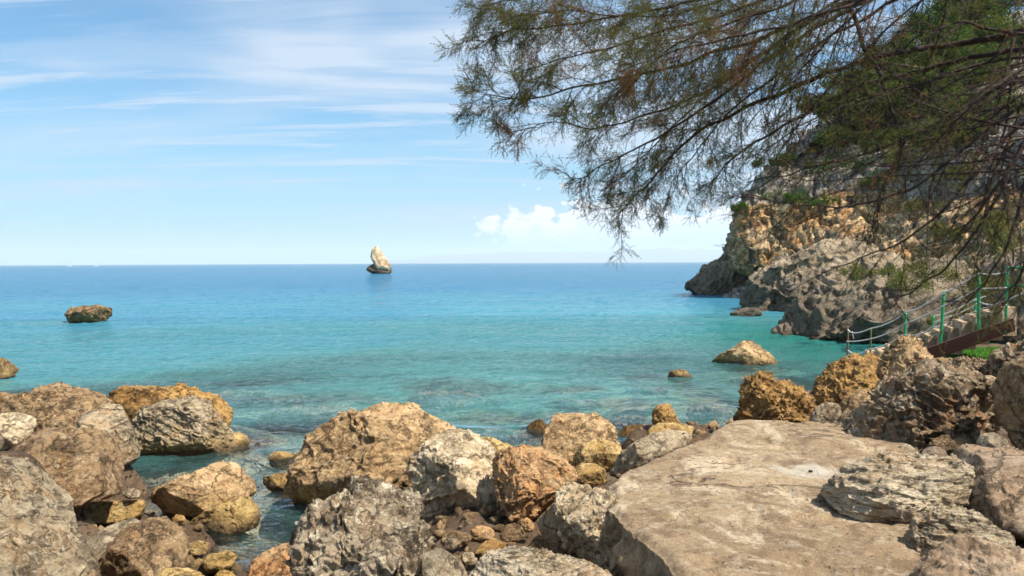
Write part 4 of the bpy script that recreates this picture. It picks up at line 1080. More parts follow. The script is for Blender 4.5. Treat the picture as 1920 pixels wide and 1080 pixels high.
posts = [  # top px, bottom px, depth, radius, material, label
    ((1590, 617), (1589, 672), 20.6, 0.035, RUSTP, 'rusty brown rope post nearest the sea'),
    ((1633, 615), (1632, 668), 19.4, 0.030, OLIVEP, 'olive rope post, second from the sea'),
    ((1698, 585), (1696, 650), 17.9, 0.040, GREENP, 'green rope post behind the tall pitted boulder'),
    ((1770, 547), (1763, 648), 16.5, 0.042, GREENP, 'leaning green rope post in the middle of the stairs'),
    ((1835, 513), (1835, 618), 15.6, 0.045, GREENP, 'tall green rope post at the upper end of the beam'),
    ((1888, 508), (1886, 612), 15.0, 0.036, GREENP, 'green rope post uppermost on the near side'),
    ((1750, 592), (1748, 640), 17.6, 0.032, GREENP, 'short green rope post on the cliff side of the lower stairs'),
    ((1829, 560), (1828, 600), 16.9, 0.038, GREENP, 'short green rope post on the cliff side behind the tall post')]
for (tx, ty), (bx_, by_), d_, r_, mt_, lab in posts:
    r_ = r_ * 0.72
    a = P(bx_, by_, d_); b = P(tx, ty, d_)
    a = a - (b - a) * 0.15
    n_ = 7
    pts = [a + (b - a) * k / (n_ - 1) for k in range(n_)]
    pts.append(b + (b - a) / np.linalg.norm(b - a) * 0.012)
    v_, f_ = tube_tris(np.array(pts) - a, [r_] * n_ + [r_ * 0.6], 12)
    par = empty('rope_post', tuple(a), lab, 'post', 'posts of the rope rail')
    pole_ = add('pole', mesh_from(v_, f_, True, 'pole'), mt_, parent=par)
    if mt_ is GREENP:
        e1, e2 = b - a - np.array([0, 0, 0.03]), b - a - np.array([0, 0, 0.07])
        v_, f_ = tube_tris([e1, e2], [r_ * 1.25, r_ * 1.25], 12)
        add('collar', mesh_from(v_, f_, True, 'collar'), mt_, parent=pole_)

def cr8(x, y): return 1540 + x / 4.32, 470 + y / 4.32
DX = [1588, 1633, 1698, 1767, 1835, 1888, 1935]; DD = [20.6, 19.4, 17.9, 16.5, 15.6, 15.0, 14.5]
def near_d(x): return float(np.interp(x, DX, DD))
ropes = [
    ('top white rope of the near rail', [(215, 640), (240, 662), (290, 666), (345, 652), (400, 632), (480, 611), (560, 578), (620, 545), (682, 500), (770, 472), (850, 430), (925, 388), (992, 345), (1070, 308), (1150, 262), (1215, 220), (1275, 188), (1330, 193), (1390, 194), (1450, 186), (1500, 175)], 0.0),
    ('middle white rope of the near rail', [(205, 735), (260, 735), (320, 730), (400, 714), (480, 692), (560, 658), (620, 628), (680, 590), (760, 562), (830, 530), (900, 498), (975, 455), (1050, 425), (1120, 390), (1195, 352), (1265, 315), (1350, 307), (1430, 305), (1500, 300)], 0.0),
    ('lowest white rope of the near rail', [(215, 808), (250, 830), (290, 838), (340, 826), (392, 798), (450, 788), (510, 768), (600, 725), (665, 685), (710, 685), (760, 685), (810, 674), (850, 655), (905, 615), (960, 570)], 0.0),
    ('top white rope of the cliff-side rail', [(905, 530), (980, 518), (1060, 490), (1150, 450), (1240, 400), (1330, 370)], 1.1),
    ('middle white rope of the cliff-side rail', [(905, 585), (990, 550), (1060, 530), (1130, 500), (1200, 468), (1260, 430)], 1.1),
    ('lowest white rope of the cliff-side rail', [(900, 625), (1000, 600), (1075, 572), (1145, 540), (1250, 490)], 1.1),
    ('slack white rope between the two upper posts', [(1285, 420), (1330, 434), (1380, 441), (1430, 444), (1500, 440)], 0.0),
    ('white rope slanting up to the right edge', [(1285, 480), (1340, 462), (1400, 440), (1500, 402), (1600, 360), (1680, 330)], 0.0),
]
for lab, pts, dd in ropes:
    pw = []
    for x, y in pts:
        a, b = cr8(x, y)
        pw.append(P(a, b, near_d(a) - 0.05 + dd))
    pw = smooth_curve(pw, 4); o0 = pw[0].copy()
    v_, f_ = tube_tris(pw - o0, 0.015, 6)
    add('rope', mesh_from(v_, f_, True, 'rope'), ROPE, loc=tuple(o0), label=lab, cat='rope', group='ropes of the stair rail')
a, b = cr8(250, 655); a2, b2 = cr8(262, 715)
pw = smooth_curve([P(a, b, near_d(a) - 0.05), P(a + 1, b + 6, near_d(a) - 0.08), P(a2, b2, near_d(a) - 0.05)], 4)
v_, f_ = tube_tris(pw - pw[0], 0.010, 6)
add('rope', mesh_from(v_, f_, True, 'rope'), ROPE, loc=tuple(pw[0]), label='short loose rope end hanging from the rusty post', cat='rope', group='ropes of the stair rail')
for y_, lab in ((503, 'upper green rail tube at the right edge'), (537, 'lower green rail tube at the right edge')):
    pw = np.array([P(1888, y_, 15.0), P(1960, y_ - 3, 14.4)])
    v_, f_ = tube_tris(np.array([pw[0], pw.mean(0), pw[1]]) - pw[0], 0.028, 10)
    add('rail_tube', mesh_from(v_, f_, True, 'rail_tube'), GREENP, loc=tuple(pw[0]), label=lab, cat='rail')

# lawn patch
m, t = new_mat('bright_lawn')
g = t.new('ShaderNodeNewGeometry'); c = t.mix(t.noise(g.outputs['Position'], 6, 6, 0.6), (0.07, 0.20, 0.02), (0.12, 0.29, 0.035))
finish(t, c, 0.8); LAWN = m
zl = 1.02
cs = [onz(1765, 674, zl), onz(1815, 652, zl), onz(1880, 652, zl), onz(1865, 674, zl)]
lb = np.mean(cs, 0)
n_ = 24
uu, vv_ = np.meshgrid(np.linspace(0, 1, n_), np.linspace(0, 1, n_))
gr = (cs[0][None, None] * ((1 - uu) * (1 - vv_))[..., None] + cs[3][None, None] * (uu * (1 - vv_))[..., None] + cs[1][None, None] * ((1 - uu) * vv_)[..., None] + cs[2][None, None] * (uu * vv_)[..., None]).reshape(-1, 3)
gr[:, 2] += 0.02 * perlin(gr * 1.5)
ii = (np.arange(n_ - 1)[:, None] * n_ + np.arange(n_ - 1)[None, :]).ravel()
lawn = add('lawn', mesh_from(gr - lb, np.stack([ii, ii + 1, ii + n_ + 1, ii + n_], -1), True, 'lawn'), LAWN, loc=tuple(lb), kind='structure', label='small bright green lawn patch under the stairs')
rs = np.random.default_rng(5)
nb = 5000
w4 = rs.random((nb, 2)); bp_ = (cs[0] * ((1 - w4[:, :1]) * (1 - w4[:, 1:])) + cs[3] * (w4[:, :1] * (1 - w4[:, 1:])) + cs[1] * ((1 - w4[:, :1]) * w4[:, 1:]) + cs[2] * (w4[:, :1] * w4[:, 1:]))
tipd = np.column_stack([rs.normal(0, 0.012, nb), rs.normal(0, 0.012, nb), rs.uniform(0.025, 0.05, nb)])
sd = rs.normal(0, 0.005, (nb, 3)); sd[:, 2] = 0
vb = np.stack([bp_ - sd, bp_ + sd, bp_ + tipd], 1).reshape(-1, 3)
add('grass', mesh_from(vb - lb, np.arange(nb * 3).reshape(-1, 3), False, 'grass'), LAWN, parent=lawn, kind='stuff')

# ------------------------------------------------------------------ shrubs and trees on the headland
def leaf_mat(name, c1, c2, trans=0.35):
    m, t = new_mat(name)
    g = t.new('ShaderNodeNewGeometry')
    n = t.noise(g.outputs['Position'], 1.2, 4, 0.6)
    rnd = g.outputs['Random Per Island']
    c = t.mix(t.math('ADD', t.math('MULTIPLY', rnd, 0.6), t.math('MULTIPLY', n, 0.4)), c1, c2)
    d = t.new('ShaderNodeBsdfDiffuse'); t.link(c, d.inputs[0])
    tr = t.new('ShaderNodeBsdfTranslucent'); t.link(c, tr.inputs[0])
    mx = t.new('ShaderNodeMixShader'); mx.inputs[0].default_value = trans
    t.link(d.outputs[0], mx.inputs[1]); t.link(tr.outputs[0], mx.inputs[2])
    o = t.new('ShaderNodeOutputMaterial'); t.link(mx.outputs[0], o.inputs[0])
    return m
LEAF_G = leaf_mat('shrub_leaves', (0.045, 0.10, 0.018), (0.085, 0.15, 0.03))
LEAF_P = leaf_mat('pine_needles', (0.055, 0.095, 0.018), (0.11, 0.145, 0.032))
LEAF_Y = leaf_mat('dry_shrub_leaves', (0.20, 0.19, 0.045), (0.14, 0.15, 0.045))
m, t = new_mat('bark')
g = t.new('ShaderNodeNewGeometry'); bn = t.noise(t.mapping(g.outputs['Position'], scale=(1, 1, 0.4)), 14, 8, 0.7)
finish(t, t.mix(bn, (0.075, 0.045, 0.03), (0.13, 0.085, 0.06)), 0.9, bn, 0.02); BARK = m

def leaf_cloud(rs, centres, radii, n, size):
    """small folded leaf faces through clumps"""
    k = rs.integers(0, len(centres), n)
    dirs = rs.normal(size=(n, 3)); dirs /= np.linalg.norm(dirs, axis=1, keepdims=True)
    rr = rs.random(n) ** 0.45
    pos = centres[k] + dirs * rr[:, None] * radii[k]
    a = rs.normal(size=(n, 3)); a /= np.linalg.norm(a, axis=1, keepdims=True)
    b = np.cross(a, dirs + 0.3 * rs.normal(size=(n, 3))); b /= np.linalg.norm(b, axis=1, keepdims=True) + 1e-9
    s = size * rs.uniform(0.6, 1.4, n)[:, None]
    v = np.stack([pos - a * s, pos + b * s * 0.45, pos + a * s, pos - b * s * 0.45], 1).reshape(-1, 3)
    return v, np.arange(n * 4).reshape(-1, 4)

def shrub(px, py, d, w, h, label, mat, n=900, seed=0, name='shrub', cat='shrub', group=None, leaf=0.07, trunk=True):
    rs = np.random.default_rng(seed + 500)
    base = P(px, py, d)
    root = empty(name, tuple(base), label, cat, group)
    nc = 9 if name == 'shrub' else 16
    low = name == 'shrub'
    ce = rs.normal(size=(nc, 3)) * np.array([w * 0.30, w * 0.22, h * 0.14]) + np.array([0, 0, h * (0.18 if low else 0.55)])
    ra = np.array([w * 0.22, w * 0.22, h * (0.34 if low else 0.24)])[None, :] * rs.uniform(0.5, 1.2, (nc, 1))
    v, f = leaf_cloud(rs, ce, ra, n, leaf)
    cr_ = add('crown' if name != 'shrub' else 'foliage', mesh_from(v, f, False, 'foliage'), mat, parent=root)
    parts = []
    for k in range(nc if name == 'shrub' else 6):
        e_ = ce[k]
        mid = e_ * 0.5 + rs.normal(size=3) * 0.06 * w
        parts.append(tube_tris([np.array([0, 0, -0.25 * h]), np.zeros(3) + rs.normal(size=3) * 0.01, mid, e_], np.array([0.03, 0.03, 0.02, 0.006]) * (h ** 0.6) * (0.5 if low else 3), 5))
    v, f = join(parts)
    add('stem' if name == 'shrub' else 'trunk', mesh_from(v, f, True, 'stem'), BARK, parent=root)
    return root

GRP = 'shrubs on the cliff'
def cliff_depth(px, py):
    """distance of the cliff surface seen at a pixel"""
    vv = CL_V.reshape(-1, 3) - CAMP
    cv = vv @ MROT
    u = 960 + FPX * cv[:, 0] / -cv[:, 2]; w_ = 540 - FPX * cv[:, 1] / -cv[:, 2]
    ok = (np.abs(u - px) < 7) & (np.abs(w_ - py) < 7)
    if not ok.any():
        return None
    return float((-cv[ok, 2]).min())
sh = [(1390, 392, 1.5, 0.9, 'tuft of green scrub overhanging the orange cliff edge', LEAF_G), (1432, 312, 2.0, 1.3, 'green shrub on the grey shoulder left of the pines', LEAF_G), (1470, 300, 2.0, 1.2, 'green shrub above the grey shoulder', LEAF_G),
      (1480, 372, 3.0, 1.3, 'low green shrub above the orange face', LEAF_G), (1545, 385, 3.0, 1.4, 'wide green shrub in the middle of the cliff top', LEAF_G), (1560, 320, 3.2, 2.0, 'dense green shrub below the pines', LEAF_G),
      (1640, 350, 2.6, 1.6, 'green shrub beside pale scree', LEAF_G), (1690, 300, 3.2, 2.0, 'yellowish green shrub high on the slope', LEAF_Y), (1720, 395, 3.0, 1.8, 'big yellow-green shrub over the rust-red rock', LEAF_Y), (1800, 330, 3.2, 2.0, 'yellow-green shrub high on the right', LEAF_Y),
      (1870, 420, 2.6, 1.8, 'yellow-green shrub near the right edge', LEAF_Y), (1780, 440, 2.2, 1.3, 'small yellow shrub right of the rust-red rock', LEAF_Y)]
for i, (x, y, w_, h_, lab, mt_) in enumerate(sh):
    d_ = cliff_depth(x, y) or 62.0
    shrub(x, y, d_ + 0.1, w_, h_, lab, mt_, n=2200, seed=i, group=GRP, leaf=0.065)
for i, (x, y, w_, h_) in enumerate([(1590, 268, 5, 2.6), (1640, 232, 6, 3), (1690, 200, 6, 3), (1700, 120, 6, 3.2), (1745, 165, 6, 3), (1765, 70, 7, 3.5), (1800, 205, 6, 3), (1815, 110, 7, 3.2), (1850, 250, 5, 2.6), (1860, 150, 7, 3.2), (1720, 255, 5, 2.4), (1775, 268, 5, 2.4), (1835, 20, 8, 4), (1895, 210, 6, 3), (1780, 20, 7, 3.5), (1730, 60, 6, 3.2)]):
    d_ = cliff_depth(x, y) or 80.0
    shrub(x, y, d_ + 0.2, w_, h_, 'green scrub mound on the upper slope, ' + ['at its left foot', 'second up from its left foot', 'third up from its left foot', 'left of the upper skyline pines', 'in its middle below the skyline', 'close under the highest pines', 'low in its middle', 'right of the middle pines', 'low at its right', 'right and halfway up', 'lowest in the middle row', 'lowest right of the middle row', 'in the topmost corner', 'at the right edge', 'topmost on the skyline', 'second topmost on the skyline'][i], LEAF_P, n=3200, seed=200 + i, group='scrub mounds on the upper slope', leaf=0.11)
for i, (x, y, d_, w_, h_, lab) in enumerate([(1690, 545, 26.6, 1.6, 0.9, 'dry yellow bush on top of the nearest outcrop'), (1625, 512, 28.0, 1.2, 0.7, 'pale dry bush on the left of the outcrop top'), (1735, 520, 25.8, 1.5, 0.9, 'olive bush right of the dry yellow bush'),
                                             (1860, 545, 21.0, 1.6, 1.1, 'olive bush behind the tall green post'), (1900, 470, 20.5, 1.8, 1.3, 'olive bush above the green rail tubes'), (1810, 600, 19.5, 0.8, 0.5, 'small olive bush behind the upper steps')]):
    shrub(x, y, d_, w_, h_, lab, LEAF_Y, n=1800, seed=40 + i, leaf=0.035, group='bushes above the stairs')
for i, (x, y, w_, h_) in enumerate([(1570, 225, 5, 4), (1620, 185, 6, 5), (1680, 140, 6, 5.5), (1745, 100, 7, 6), (1800, 65, 7, 6.5), (1860, 40, 7, 6.5), (1650, 225, 5, 3.5), (1720, 180, 6, 4), (1800, 140, 6, 4.5), (1880, 110, 6, 5)]):
    d_ = cliff_depth(x, y + 20) or 78.0
    labs = ['leftmost pine on the cliff shoulder', 'pine second from the left on the skyline', 'pine third from the left on the skyline', 'pine fourth along the skyline', 'pine fifth along the skyline', 'pine highest at the upper right corner',
            'pine lower on the slope below the second skyline pine', 'pine lower on the slope in the middle', 'pine lower on the slope right of the middle', 'pine lowest row nearest the right edge']
    shrub(x, y + 22, d_, w_, h_, labs[i], LEAF_P, n=6000, seed=70 + i, name='pine_tree', cat='tree', group='pines on the headland', leaf=0.14)

# ------------------------------------------------------------------ tamarisk overhanging from the right
LEAF_T = leaf_mat('tamarisk_foliage', (0.080, 0.082, 0.024), (0.185, 0.165, 0.055), 0.42)
LEAF_B = leaf_mat('dry_tamarisk_foliage', (0.16, 0.085, 0.038), (0.22, 0.12, 0.055), 0.35)
m, t = new_mat('tamarisk_bark')
g = t.new('ShaderNodeNewGeometry'); bn = t.noise(g.outputs['Position'], 30, 6, 0.7)
finish(t, t.mix(bn, (0.026, 0.014, 0.010), (0.070, 0.038, 0.027)), 0.85, bn, 0.01); TBARK = m  # bark darkened: the backlit shade of the boughs is put into its colour
trs = np.random.default_rng(77)
trunk_base = np.array([2.25, 1.95, 1.25])
hub = P(2120, 120, 1.95)
tree = empty('tamarisk_tree', tuple(trunk_base), 'feathery tamarisk tree hanging into the view from the right', 'tree')
trunk_pts = smooth_curve([trunk_base - np.array([0, 0, 0.5]), trunk_base + np.array([-0.05, 0, 0.4]), trunk_base + np.array([-0.1, 0.05, 1.1]), trunk_base + np.array([-0.2, 0, 1.7]), hub + np.array([0.05, 0, 0.05]), hub + np.array([-0.15, 0.05, 0.5])], 8)
v_, f_ = tube_tris(trunk_pts - trunk_base, np.linspace(0.13, 0.035, len(trunk_pts)), 14)
add('trunk', mesh_from(v_, f_, True, 'trunk'), TBARK, parent=tree)
top_hub = trunk_pts[-1]

# main branches: pixel polyline with distance, radius at the start, leafiness, share of leaf towards the tip
MB_ = [
    ([(1990, -150, 2.45), (1720, -50, 2.52), (1540, 25, 2.59), (1380, 85, 2.66), (1250, 130, 2.73), (1100, 165, 2.80), (965, 185, 2.87), (885, 168, 2.91)], 0.0158, 0.78),
    ([(1990, -130, 2.52), (1700, -30, 2.66), (1500, 70, 2.73), (1350, 185, 2.80), (1230, 262, 2.87), (1140, 308, 2.91), (1070, 348, 2.94)], 0.0144, 0.62),
    ([(2040, 60, 2.38), (1860, 70, 2.52), (1650, 105, 2.66), (1480, 170, 2.77), (1380, 212, 2.83), (1290, 262, 2.91), (1230, 322, 2.94), (1195, 365, 2.97), (1160, 405, 3.01)], 0.0173, 0.74),
    ([(1980, -180, 2.66), (1700, -90, 2.73), (1480, -40, 2.80), (1280, 5, 2.87), (1090, 40, 2.94), (955, 58, 3.01), (895, 84, 3.01)], 0.0144, 0.68),
    ([(1960, -200, 2.87), (1650, -120, 2.94), (1400, -70, 2.94), (1180, -30, 3.01), (1000, -5, 3.01), (900, 14, 3.08)], 0.0144, 0.62),
    ([(1700, -60, 2.94), (1520, 40, 3.01), (1380, 140, 3.08), (1250, 200, 3.08), (1120, 240, 3.15), (1050, 232, 3.15), (955, 246, 3.15)], 0.0101, 0.56),
    ([(2040, 70, 2.38), (1820, 110, 2.52), (1620, 160, 2.66), (1470, 235, 2.73), (1390, 285, 2.80), (1355, 315, 2.83), (1335, 345, 2.87)], 0.0130, 0.46),
    ([(1650, -80, 2.31), (1604, -20, 2.31), (1616, 80, 2.31), (1650, 150, 2.31), (1683, 230, 2.31), (1690, 290, 2.31), (1652, 370, 2.31), (1645, 440, 2.31)], 0.0115, 0.07),
    ([(2040, 110, 2.24), (1900, 150, 2.10), (1780, 215, 2.17), (1640, 280, 2.24), (1500, 325, 2.31), (1400, 345, 2.38)], 0.0158, 0.12),
    ([(2040, 120, 2.24), (1900, 200, 2.03), (1800, 290, 2.03), (1700, 362, 2.10), (1600, 385, 2.17), (1480, 382, 2.24), (1390, 366, 2.31)], 0.0130, 0.11),
    ([(2040, 130, 2.17), (1910, 240, 1.96), (1830, 330, 1.96), (1740, 420, 2.03), (1650, 470, 2.10), (1560, 500, 2.17)], 0.0144, 0.06),
    ([(2040, 140, 2.17), (1930, 260, 1.89), (1870, 380, 1.89), (1800, 470, 1.96), (1730, 530, 2.03), (1680, 560, 2.10)], 0.0144, 0.06),
    ([(2040, 150, 2.10), (1950, 300, 1.82), (1900, 430, 1.82), (1850, 520, 1.89), (1790, 585, 1.96)], 0.0130, 0.07),
    ([(2040, 90, 2.24), (1880, 110, 2.17), (1740, 150, 2.24), (1600, 190, 2.31), (1490, 240, 2.38), (1420, 290, 2.45)], 0.0130, 0.15),
    ([(1960, -120, 2.24), (1800, -40, 2.24), (1660, 60, 2.31), (1560, 160, 2.38), (1490, 250, 2.45), (1440, 330, 2.45)], 0.0101, 0.06),
    ([(1900, -120, 2.45), (1740, -60, 2.45), (1600, 30, 2.45), (1500, 130, 2.52), (1420, 220, 2.59)], 0.0101, 0.20),
    ([(1850, -140, 2.10), (1700, -40, 2.17), (1560, 20, 2.17), (1420, 60, 2.24), (1290, 90, 2.31), (1180, 130, 2.38)], 0.0101, 0.59),
    ([(1800, -140, 2.38), (1560, -50, 2.45), (1380, 20, 2.52), (1200, 70, 2.59), (1080, 105, 2.66), (980, 128, 2.73)], 0.0101, 0.68),
    ([(2040, 100, 2.10), (1900, 60, 1.96), (1800, 40, 1.96), (1720, 70, 2.03), (1640, 140, 2.10)], 0.0115, 0.26),
    ([(2040, 130, 2.03), (1930, 130, 1.82), (1840, 180, 1.82), (1760, 260, 1.89), (1700, 330, 1.96)], 0.0115, 0.26),
    ([(2040, 150, 2.03), (1950, 210, 1.75), (1890, 310, 1.75), (1830, 400, 1.82), (1780, 460, 1.89)], 0.0115, 0.19),
    ([(2040, 170, 2.03), (1990, 330, 1.75), (1940, 450, 1.75), (1900, 540, 1.82), (1870, 590, 1.89)], 0.0115, 0.15),
    ([(2040, 60, 2.52), (1900, 0, 2.45), (1820, -10, 2.45), (1760, 10, 2.45), (1690, 60, 2.52)], 0.0115, 0.37),
    ([(1760, -150, 2.31), (1600, -60, 2.38), (1450, 10, 2.38), (1320, 60, 2.45), (1220, 120, 2.52), (1140, 190, 2.52)], 0.0094, 0.74),
    ([(1700, -150, 2.73), (1480, -60, 2.80), (1330, 10, 2.80), (1200, 30, 2.87), (1080, 20, 2.87), (960, 30, 2.94)], 0.0094, 0.74),
    ([(1850, -100, 2.59), (1660, 10, 2.66), (1500, 110, 2.73), (1380, 200, 2.80), (1310, 280, 2.87), (1260, 340, 2.87)], 0.0101, 0.62),
    ([(1720, -120, 3.08), (1560, 10, 3.08), (1420, 110, 3.15), (1310, 190, 3.15), (1220, 280, 3.22), (1150, 350, 3.22)], 0.0094, 0.56),
    ([(2040, 110, 2.66), (1850, 160, 2.66), (1720, 220, 2.73), (1600, 260, 2.80), (1520, 300, 2.80)], 0.0101, 0.15),
]
twig_parts, leaf_v, leaf_f, dry_v = [], [], [], []
# sprig prototype: thin stem with short scale leaves, triangles, along +X, unit length
NL = 13
def sprig_proto(rs):
    v = [(0, -0.008, 0), (0, 0.008, 0), (1, 0, 0)]
    for k in range(NL):
        x = 0.08 + 0.9 * k / NL + rs.uniform(-0.02, 0.02)
        a = rs.uniform(0, 2 * math.pi); sp_ = rs.uniform(0.4, 0.9)
        ln = rs.uniform(0.13, 0.24) * (1.1 - 0.5 * x)
        dv = np.array([math.cos(sp_), math.sin(sp_) * math.cos(a), math.sin(sp_) * math.sin(a)]) * ln
        sd_ = np.cross(dv, rs.normal(size=3)); sd_ *= 0.026 / (np.linalg.norm(sd_) + 1e-9)
        b = np.array([x, 0, 0])
        v += [tuple(b - sd_), tuple(b + sd_ + dv * 0.45), tuple(b + dv)]
    return np.array(v)
PROTOS = [sprig_proto(np.random.default_rng(k)) for k in range(8)]

def frame_from(d_, rs):
    d_ = d_ / (np.linalg.norm(d_) + 1e-9)
    a = np.cross(d_, rs.normal(size=3)); a /= np.linalg.norm(a) + 1e-9
    return np.stack([d_, a, np.cross(d_, a)], 0)

def sprigs(p0, d_, n, ln, dry=False):
    for _ in range(n):
        dd = d_ + trs.normal(size=3) * 0.55 + np.array([0, 0, -0.12])
        M = frame_from(dd, trs)
        L_ = ln * trs.uniform(0.6, 1.3)
        v = (PROTOS[trs.integers(0, 8)] * L_) @ M + p0 + trs.normal(size=3) * 0.004
        (dry_v if dry else leaf_v).append(v)

def twig(p0, d_, length, r, leaf, depth=0, dry=False):
    n = 6
    pts = [p0]; d_ = d_ / np.linalg.norm(d_)
    cur = p0.copy(); dd = d_.copy()
    for k in range(n):
        dd = dd + trs.normal(size=3) * 0.16 + np.array([0, 0, -0.035])
        dd /= np.linalg.norm(dd)
        cur = cur + dd * length / n
        pts.append(cur.copy())
    pts = np.array(pts)
    twig_parts.append(tube_tris(pts, np.linspace(r, r * 0.35, n + 1), 4 if depth == 0 else 3))
    for k in range(1, n + 1):
        dirk = pts[k] - pts[k - 1]; dirk /= np.linalg.norm(dirk)
        if depth == 0:
            for _ in range(2):
                if trs.random() < 0.80:
                    side = np.cross(dirk, trs.normal(size=3)); side /= np.linalg.norm(side) + 1e-9
                    twig(pts[k], dirk + side * trs.uniform(0.45, 0.9), length * trs.uniform(0.22, 0.42), r * 0.5, leaf, 1, dry)
        if leaf > 0:
            base_n = leaf * (1.5 if depth == 1 else 0.7) * (0.5 + 0.7 * k / n)
            c_ = int(base_n) + (trs.random() < base_n % 1)
            if c_:
                sprigs(pts[k], dirk, c_, 0.045, dry)

branch_objs = 0
for bi, (pl, r0, leaf) in enumerate(MB_):
    leaf = leaf * (1.35 if bi in (0, 3, 4, 17, 23, 24) else 1.0)
    pl = [(pl[0][0] + 60, pl[0][1], pl[0][2] * 0.84)] + pl[1:]
    w3_ = np.array([P(a, b, c_) for a, b, c_ in pl])
    anchor = hub if pl[0][1] > 0 else top_hub
    if bi in (5, 7) or (bi > 15 and pl[0][0] < 1860):
        anchor = w3_[0] + np.array([0.2, 0, 0.2])
    curve = smooth_curve(np.vstack([anchor, w3_]), 7)
    curve = curve + 0.7 * np.stack([0.015 * perlin(curve * 4 + 3 * bi), 0.03 * perlin(curve * 3 + 9), 0.015 * perlin(curve * 4 + 20)], -1)
    thin = 0.5 if (len(pl) and pl[0][0] >= 2000 and leaf < 0.4) else 0.85
    rad_ = r0 * thin * (1 - np.linspace(0, 1, len(curve)) ** 0.7) + 0.0013
    curve = curve + 0.010 * np.stack([perlin(curve * 14 + bi), perlin(curve * 14 + 30 + bi), perlin(curve * 14 + 60 + bi)], -1)
    v_, f_ = tube_tris(curve - trunk_base, rad_, 7)
    add('branch', mesh_from(v_, f_, True, 'branch'), TBARK, parent=tree)
    seg = np.linalg.norm(np.diff(curve, axis=0), axis=1); al = np.concatenate([[0], np.cumsum(seg)])
    total = al[-1]
    s = 0.45 * total if bi not in (7,) else 0.2 * total
    start = s
    while s < total:
        k = min(np.searchsorted(al, s), len(curve) - 1)
        tdir = curve[k] - curve[k - 1]; tdir /= np.linalg.norm(tdir) + 1e-9
        side = np.cross(tdir, trs.normal(size=3)); side /= np.linalg.norm(side) + 1e-9
        fr_ = (s - start) / (total - start + 1e-9)
        ln = trs.uniform(0.14, 0.34) * (1.0 - 0.55 * fr_)
        dry = trs.random() < 0.17
        lf = leaf * (0.46 + 0.68 * fr_) * trs.uniform(0.4, 1.7)
        twig(curve[k], tdir * 0.8 + side * trs.uniform(0.35, 1.25) + trs.normal(size=3) * 0.25 + np.array([0, 0, -0.10]), ln, 0.0018, lf if trs.random() > 0.12 else 0.0, 0, dry)
        s += 0.72 * trs.uniform(0.025, 0.055) * (1.0 if leaf > 0.45 else 1.8)
    sprigs(curve[-1], curve[-1] - curve[-2], 4, 0.05)
# many thin whips fanning from the crown at the right and hanging from the boughs above
def whip(a, b, r, leaf, sag, nseg=16):
    t_ = np.linspace(0, 1, nseg)[:, None]
    c_ = a * (1 - t_) + b * t_
    c_[:, 2] -= sag * np.sin(t_[:, 0] * math.pi * 0.8)
    ln_ = np.linalg.norm(b - a)
    c_ = c_ + ln_ * 0.03 * np.stack([perlin(c_ * 3.1 + 7 * a[0]), perlin(c_ * 3.1 + 31), perlin(c_ * 3.1 + 57 + 5 * b[0])], -1) * np.minimum(1, t_ * 4)
    twig_parts.append(tube_tris(c_, np.linspace(r, 0.0008, nseg), 4))
    for k in range(3, nseg):
        dk = c_[k] - c_[k - 1]; dk /= np.linalg.norm(dk) + 1e-9
        if trs.random() < 0.60:
            side = np.cross(dk, trs.normal(size=3)); side /= np.linalg.norm(side) + 1e-9
            twig(c_[k], dk + side * trs.uniform(0.3, 0.9), ln_ * trs.uniform(0.08, 0.22), 0.0011, leaf * trs.uniform(0, 1.8), 1, trs.random() < 0.12)
for k in range(32):
    a = P(trs.uniform(1890, 2010), trs.uniform(40, 330), trs.uniform(1.8, 2.4))
    ang_ = trs.uniform(math.radians(150), math.radians(262))
    R_ = trs.uniform(140, 470)
    ax, ay = 1900 + R_ * math.cos(ang_), 190 - R_ * math.sin(ang_) * 0.95
    whip(a, P(max(ax, 1430), min(ay, 470 + 60 * trs.random()), trs.uniform(1.9, 2.7)), 0.0034, 0.34 if ay < 330 else 0.16, 0.03)
for k in range(18):
    x_ = trs.uniform(1330, 1760)
    a = P(x_ + trs.uniform(20, 140), trs.uniform(-70, 60), trs.uniform(2.2, 2.9))
    whip(a, P(x_ - trs.uniform(-30, 90), trs.uniform(130, 390), trs.uniform(2.2, 2.9)), 0.0026, 0.22, 0.0)
v_, f_ = join(twig_parts)
add('twigs', mesh_from(v_ - trunk_base, f_, False, 'twigs'), TBARK, parent=tree, kind='stuff')
for nm_, arr, mt_ in (('foliage', leaf_v, LEAF_T), ('dry_foliage', dry_v, LEAF_B)):
    vv = np.vstack(arr)
    add(nm_, mesh_from(vv - trunk_base, np.arange(len(vv)).reshape(-1, 3), False, nm_), mt_, parent=tree, kind='stuff')
    print(nm_, len(vv) // 3)
print('twigs', len(f_))

